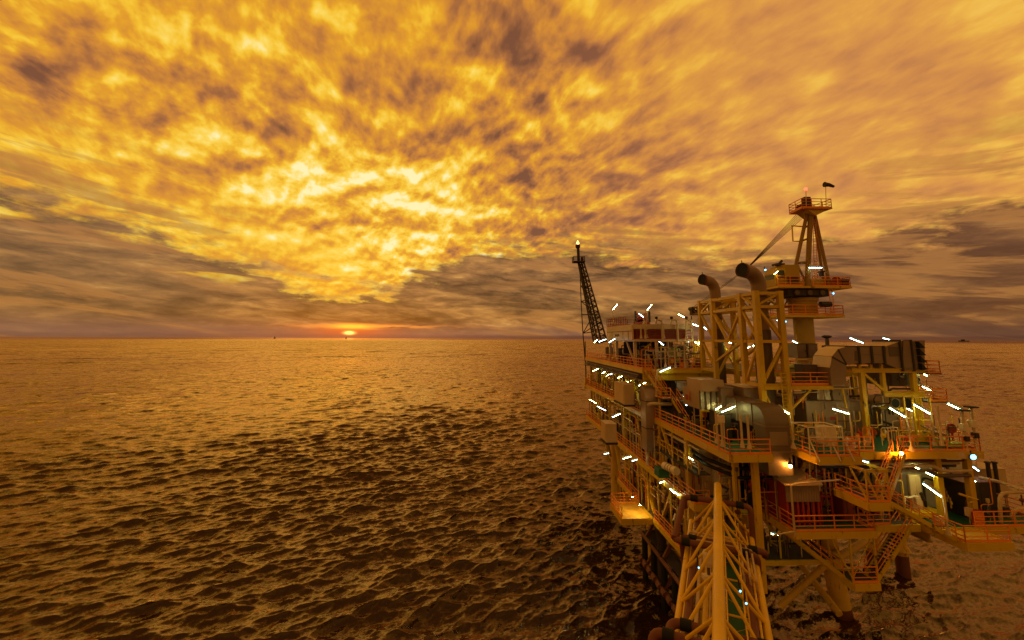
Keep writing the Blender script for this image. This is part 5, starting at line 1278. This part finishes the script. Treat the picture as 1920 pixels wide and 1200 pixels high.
for s in (-1, 1):
    m = MB()
    for k in range(int((TB - TA) / .55)): m.tube([BP(TA + .55 * k, hw * s * .98, zl_), BP(TA + .55 * k, hw * s * .72, zl_ - .02)], .055, 5)
    m.tube([BP(TA, hw * s * .72, zl_ - .02), BP(TB, hw * s * .72, zl_ - .02)], .06, 6)
    m.build('pipe_support', yel2, br)
wk = MB()
a, b = BP(TA, .28, 0), BP(TB, .28, 0); c, d_ = BP(TB, 1.05, 0), BP(TA, 1.05, 0)
wk.prism([(a.x, a.y), (b.x, b.y), (c.x, c.y), (d_.x, d_.y)], zl_ - .12, zl_ + .02)
w_o = wk.build('walkway', green, br)
for s in (.28, 1.05): rail_mb([BP(TA, s, zl_), BP(TB, s, zl_)], r=.03, post=2.0, toe=False).build('handrail', yel2, w_o)
for s, r_, mt in ((-1.55, .2, rust), (-1.15, .10, pipe_w), (-.75, .14, yel), (-.35, .11, cream), (1.45, .17, rust), (-.1, .07, darks), (-1.75, .05, yel2), (1.25, .05, yel2), (1.7, .06, yel2), (-.55, .04, pipe_w), (.12, .05, yel2)):
    MB().tube([BP(TA, s, zl_ + .25), BP(TB + .4, s, zl_ + .25)], r_, 10).build('pipe', mt, br, smooth=True)
# expansion loops that step over both chords
def loop(t, z, w_l, w_r, mat, r_, down_l=2.2, down_r=2.2, fwd=0.0):
    MB().tube(bend([BP(t + fwd, -w_l, z - down_l), BP(t, -w_l, z), BP(t, w_r, z), BP(t + fwd * .6, w_r, z - down_r)], .5), r_, 12).build('expansion_loop', mat, br, smooth=True)
    for s in (-w_l + .45, w_r - .45): MB().tube([BP(t, s, z), BP(t, s + .5 * (1 if s < 0 else -1), z)], r_ * 1.25, 12).build('pipe_flange', black, br, smooth=True)
loop(12.2, zl_ + 2.2, 2.35, 2.1, rust, .20, .9, 4.4, .5)
loop(8.6, zl_ + .75, 2.35, 2.6, rust, .20, 3.2, .6, 1.6)
loop(7.9, zl_ + .75, 2.75, 2.1, rust, .20, .5, 3.4, 2.6)
loop(-1.2, zl_ + .8, 2.2, 2.4, rust, .21, .8, 2.0, -2.0)
loop(-2.1, zl_ + .7, 2.9, 2.2, rust, .21, 3.0, .5, -1.5)
MB().tube([BP(12.1, -2.38, zl_ + 2.05), BP(8.0, -2.78, zl_ + .8)], .21, 12).build('expansion_loop', rust, br, smooth=True)
# white conduits bending over the walkway near the far end
for k in range(3):
    MB().tube(bend([BP(9.0 - .3 * k, -1.9 + .2 * k, zl_ + .1), BP(9.0 - .3 * k, -1.9 + .2 * k, zl_ + 1.0 - .1 * k), BP(9.0 - .3 * k, 1.2 + .3 * k, zl_ + 1.0 - .1 * k), BP(5.0 - .3 * k, 1.2 + .3 * k, zl_ + .9), BP(5.0, 1.3 + .3 * k, zl_ - .6)], .2), .06, 7).build('conduit', pipe_w, br, smooth=True)
for k in range(5): MB().beam(BP(11.4 - .6 * k, -1.7, zl_ + .35), BP(10.4 - .5 * k, 1.7, zl_ + .35), .12, .16).build('sleeper', yel2, br)
sb = thing('instrument_box', BP(4.6, -.62, zl_ + .5), 'white instrument case standing on the bridge left of the yellow top chord', 'instrument')
MB().prism([(4.3, .9), (4.9, .9), (5.05, 1.7), (4.85, 2.2), (4.35, 2.2), (4.15, 1.7)], -.2, .2, 'y').v
c_ = BP(4.6, -.62, zl_); MB().lathe(c_ + Vector((0, 0, 1.0)), [(.2, 0), (.3, .25), (.3, .7), (.22, .85)], 8).build('housing', white, sb); MB().tube([c_ + Vector((0, 0, .15)), c_ + Vector((0, 0, 1.0))], .09, 8).build('stem', greyd, sb); MB().box(c_.x - .35, c_.x + .35, c_.y - .2, c_.y + .2, c_.z + .3, c_.z + .55).build('base', white, sb)
# ------------------------------------------------------------------ lamps
def lamp(x0, y0, x1, y1, Y, where, pole=None, Y1=None, mat=None, r=.034):
    """a fluorescent fitting between two points; pole=(px, py0, py1): a gooseneck post from (px,py1) up to the fitting's near end"""
    a, b = P(x0, y0, Y), P(x1, y1, Y1 or Y)
    d = (b - a)
    if d.length < .55: m_ = (a + b) / 2; d = d.normalized() * .55; a = m_ - d / 2; b = m_ + d / 2
    if d.length > 2.2 and False: pass
    dn = (b - a).normalized(); up = Vector((0, 0, 1)) - dn * dn.z; up.normalize()
    t = thing('pole_lamp' if pole else 'tube_lamp', (a + b) / 2, where, 'lamp', 'pole mounted tube lamps' if pole else 'fluorescent tube lamps')
    MB().tube([a, b], r * .8, 6).build('tube', mat or rndl.choice((tube_m, tubeg_m, tubec_m)), t)
    MB().tube([a - dn * .05 + up * (r * .9 + .03), b + dn * .05 + up * (r * .9 + .02)], .042, 8).build('halo_sleeve', halow_m if mat is W or rndl.random() < .3 else halo_m, t)  # glowing sleeve added for the coloured fringe of the tube
    MB().beam(a - dn * .06 + up * (r + .14), b + dn * .06 + up * (r + .14), .16, .05).build('housing', pipe_w, t)
    if pole:
        px, py1 = pole[:2]; Yp = pole[2] if len(pole) > 2 else Y
        f = P(px, py1, Yp); e = b if abs(x1 - px) < abs(x0 - px) else a
        other = a if e is b else b
        MB().tube(bend([f, Vector((f.x, f.y, e.z - abs(e.x - f.x) * .25 - .05)), e + up * (r + .18), lerp(e, other, .7) + up * (r + .19)], .35), .055, 7).cone(f - Vector((0, 0, .1)), f + Vector((0, 0, .35)), .2, .06, 8).build('pole', pipe_w, t, smooth=True)
    else:
        MB().beam((a + b) / 2 + up * (r + .16), (a + b) / 2 + up * (r + .16) + Vector((0, 0, .7)), .05).build('bracket', pipe_w, t)
    return t
W = tubew_m; rndl = random.Random(2)
LAMPS = [
 (1149, 581, 1157, 571, 56, 'bright tube lamp tilted on a pole above the left end of the cream module', (1150, 606, 56)),
 (1214, 581, 1222, 571, 53.2, 'bright tube lamp tilted on a tall pole above the red roof winch', (1213, 632, 53.2)),
 (1198, 588, 1207, 595, 54, 'tube lamp falling right in front of the red roof winch', (1207, 607, 54)),
 (1272, 589, 1283, 595, 54, 'tube lamp over the third swan neck vent', (1287, 607, 54)),
 (1299, 608, 1316, 614, 51, 'long warm tube lamp left of the yellow stack frame top', None),
 (1319, 613, 1324, 617, 50, 'short tube lamp touching the left column of the stack frame', None),
 (1114, 642, 1120, 637, 66, 'small tube lamp at the foot of the flare boom', None),
 (1123, 641, 1136, 636, 62, 'tube lamp under the left end of the cream module, beside the flare boom', None),
 (1142, 642, 1153, 635, 58, 'tube lamp under the lettered cream panel', None),
 (1235, 640, 1244, 647, 53.5, 'bluish tube lamp above the green vessel, left of it', None),
 (1285, 643, 1293, 640, 54, 'small tube lamp above the green vessel, right of it', None),
 (1303, 641, 1313, 648, 52, 'warm tube lamp falling right beside the yellow hoses', None),
 (1310, 643, 1322, 638, 51, 'warm tube lamp rising right above the yellow hoses', None),
 (1112, 696, 1122, 691, 70, 'tube lamp under the far left end of the upper deck', None),
 (1129, 700, 1134, 697, 68, 'small tube lamp second from the far left under the upper deck', None),
 (1137, 705, 1142, 702, 67, 'dim warm tube lamp low under the upper deck, by a post', None, W),
 (1145, 702, 1150, 699, 64, 'small tube lamp third from the far left under the upper deck', None),
 (1158, 709, 1172, 703, 60, 'long tube lamp above the tall cream cabinet', None),
 (1176, 716, 1187, 711, 57, 'tube lamp just right of the tall cream cabinet top', None),
 (1198, 723, 1213, 716, 53, 'long tube lamp above the curved duct on the left', None),
 (1238, 697, 1257, 689, 49.5, 'long tube lamp on a bent post under the upper deck front, by the stairs', (1231, 742, 48)),
 (1105, 749, 1118, 756, 72, 'warm tube lamp at the far left above the lower walkway', None, W),
 (1120, 762, 1136, 770, 64, 'tube lamp above the lower walkway rail, left of the small cream cabinet', None),
 (1148, 782, 1163, 776, 57, 'double tube lamp behind the top of the small cream cabinet', None),
 (1281, 743, 1299, 735, 44.5, 'long tube lamp over the orange mesh crate', None),
 (1286, 760, 1295, 756, 43, 'small tube lamp beside the lower stair rail', (1304, 815, 41.5)),
 (1353, 773, 1378, 762, 37, 'long tube lamp on a bent post in front of the black machine casing', (1344, 828, 35.6)),
 (1342, 768, 1356, 759, 39.3, 'bluish tube lamp lighting the end of the ribbed filter house', None),
 (1460, 763, 1479, 776, 35.5, 'long tube lamp on a bent post over the front duct elbow', (1488, 838, 33)),
 (1562, 767, 1592, 776, 36, 'long tube lamp on a bent post before the grey machinery enclosure', (1599, 836, 33.7)),
 (1668, 765, 1697, 782, 35.5, 'long tube lamp on a bent post below the twin drums', (1709, 843, 33.4)),
 (1714, 759, 1744, 776, 36, 'long tube lamp on a bent post right of the twin drums', (1752, 832, 34.5)),
 (1777, 757, 1805, 770, 35, 'long tube lamp reaching out over the right deck corner', (1811, 828, 34.2)),
 (1701, 766, 1709, 770, 38.5, 'small tube lamp under the right one of the twin drums', None),
 (1730, 725, 1745, 732, 39.2, 'tube lamp on the lower railed step at the right end', None),
 (1730, 700, 1737, 704, 39.2, 'small tube lamp under the upper railed step at the right end', None),
 (1594, 634, 1618, 643, 42, 'long tube lamp standing above the panelled intake duct', (1622, 660, 42)),
 (1656, 634, 1668, 637, 42, 'short tube lamp above the slope of the intake duct', (1672, 652, 42)),
 (1486, 639, 1499, 646, 43.5, 'tube lamp right of the stack frame over the twin grey containers', None),
 (1387, 640, 1399, 648, 46, 'tube lamp in the middle of the stack frame falling right', None),
 (1411, 649, 1422, 644, 44, 'tube lamp in the stack frame rising right', None),
 (1398, 655, 1406, 650, 44.5, 'small tube lamp low in the middle of the stack frame', None),
 (1364, 641, 1370, 643, 47, 'small tube lamp right of the farther exhaust stack', None),
 (1517, 502, 1541, 502, 47, 'level tube lamp hung in the crane mast', None),
 (1452, 514, 1458, 509, 46.5, 'small tube lamp on the crane cab wall', None, W),
 (1458, 601, 1464, 604, 47, 'small tube lamp under the crane access platform, left of the bluish one', None),
 (1594, 858, 1628, 867, 32.5, 'double tube lamp under the main deck over the half landing', None),
 (1714, 875, 1751, 893, 34.6, 'long tube lamp in front of the white tank', None),
 (1731, 907, 1764, 931, 33.4, 'long tube lamp on a bent post at the right lower platform', (1778, 1000, 31.2)),
 (1817, 897, 1829, 903, 34.8, 'small tube lamp above the black container', None),
 (1824, 875, 1835, 883, 36, 'small tube lamp under the bluish floodlight', None),
 (1513, 988, 1527, 997, 36, 'tube lamp under the lower deck below the red shelter', None),
 (1448, 1001, 1457, 1003, 37, 'small bluish tube lamp under the lower deck, right of the bridge', None),
 (1168, 860, 1183, 856, 48, 'tube lamp below the left walkway behind the braces', None),
 (1187, 864, 1193, 862, 46, 'small tube lamp below the left walkway beside a brace', None),
 (1134, 851, 1140, 850, 52, 'small tube lamp below the small cream cabinet', None),
 (1290, 857, 1299, 862, 40, 'tube lamp between the dark pipes above the bridge end', None),
 (1258, 918, 1263, 923, 42, 'small tube lamp low down left of the bridge, upper one', None),
 (1267, 924, 1272, 928, 41.5, 'small tube lamp low down left of the bridge, lower one', None),
 (1238, 905, 1245, 903, 45, 'small tube lamp behind the column above the small yellow platform', None),
]
for L_ in LAMPS:
    lamp(*L_[:6], L_[6], mat=(L_[7] if len(L_) > 7 else None))
def bulb(px, py, Y, r, mat, label, name='lamp', drop=.5):
    c = P(px, py, Y); t = thing(name, c, label, 'lamp')
    n = 10; MB().lathe(c - Vector((0, 0, r)), [(r * .35, 0), (r * .85, r * .5), (r, r), (r * .85, r * 1.5), (r * .35, r * 2)], 12).build('bulb', mat, t, smooth=True)
    MB().lathe(c + Vector((0, 0, r)), [(r * 1.3, 0), (r * 1.4, .05), (r * .6, .25), (.04, drop)], 12).build('shade', darks, t)
    return t
bulb(1482, 874, 33.2, .12, sod_m, 'glaring orange sodium lamp above the roof of the red shelter', 'sodium_lamp')
bulb(1690, 850, 33.1, .12, sod_m, 'glaring orange sodium lamp under the right part of the main deck', 'sodium_lamp')
def flood(px, py, Y, s, label, mat=None, ax=(-.25, -1, -.1)):
    c = P(px, py, Y); t = thing('floodlight', c, label, 'floodlight', 'floodlights'); ax = Vector(ax).normalized()
    MB().lathe(c, [(s * .5, -.25), (s, -.05), (s, 0)], 14, ax).build('housing', darks, t)
    MB().lathe(c + ax * .004, [(s * .9, 0), (s * .8, .03)], 14, ax).build('lens', mat or blue_m, t)
    MB().beam(c - ax * .2, c - ax * .2 + Vector((0, 0, .4)), .06).build('bracket', darks, t)
flood(1825, 857, 33.3, .22, 'bluish white floodlight under the right corner of the main deck')
flood(1472, 603, 46.8, .14, 'bluish floodlight under the crane access platform')
flood(1562, 550, 46.9, .12, 'bluish floodlight under the right end of the slewing deck')
flood(1435, 506, 46.8, .10, 'small floodlight on the left wall of the crane cab')
flood(1424, 751, 38.6, .07, 'tiny white floodlight on the box left of the frame foot')
flood(1400, 713, 41, .10, 'tiny green lamp behind the foot of the stack frame', grn_m)
flood(1310, 1064, 22, .035, 'tiny white lamp on the bridge left of the top chord')
flood(1388, 1108, 22.5, .05, 'white lamp on the bridge right of the top chord, upper one')
flood(1399, 1131, 21.8, .05, 'white lamp on the bridge right of the top chord, lower one')
flood(1186, 931, 49.5, .10, 'warm floodlight over the back of the small yellow platform', wfl_m, (0, .1, -1))
flood(1200, 946, 48.3, .10, 'warm floodlight over the front of the small yellow platform', wfl_m, (0, .1, -1))
# ------------------------------------------------------------------ far off ships and rigs
def far_rig(px, Y, s, label):
    b = P(px, 634, Y); t = thing('distant_rig', (b.x, Y, 0), label, 'oil rig', 'rigs on the horizon')
    m = MB()
    for dx in (-.7, .7):
        for dy in (-.7, .7): m.beam((b.x + dx * s, Y + dy * s, -5), (b.x + dx * s, Y + dy * s, s), s * .22)
    m.build('leg', flare_m, t); MB().box(b.x - s, b.x + s, Y - s, Y + s, s, s * 1.7).build('deck', flare_m, t); MB().prism([(b.x - s * .35, s * 1.7), (b.x + s * .35, s * 1.7), (b.x + s * .05, s * 4), (b.x - s * .05, s * 4)], Y - .3 * s, Y + .3 * s, 'y').build('derrick', flare_m, t)
far_rig(515, 9000, 14, 'tiny dark rig on the horizon left of the setting sun')
far_rig(649, 9000, 14, 'tiny dark rig on the horizon beside the setting sun')
b = P(1807, 636, 12000); sh = thing('distant_ship', (b.x, 12000, 0), 'faint dark ship on the horizon at the far right', 'ship')
MB().prism([(b.x - 150, 0), (b.x + 140, 0), (b.x + 160, 26), (b.x - 160, 26)], 11990, 12020, 'y').build('hull', flare_m, sh); MB().box(b.x - 70, b.x + 20, 11992, 12018, 26, 62).build('superstructure', flare_m, sh)
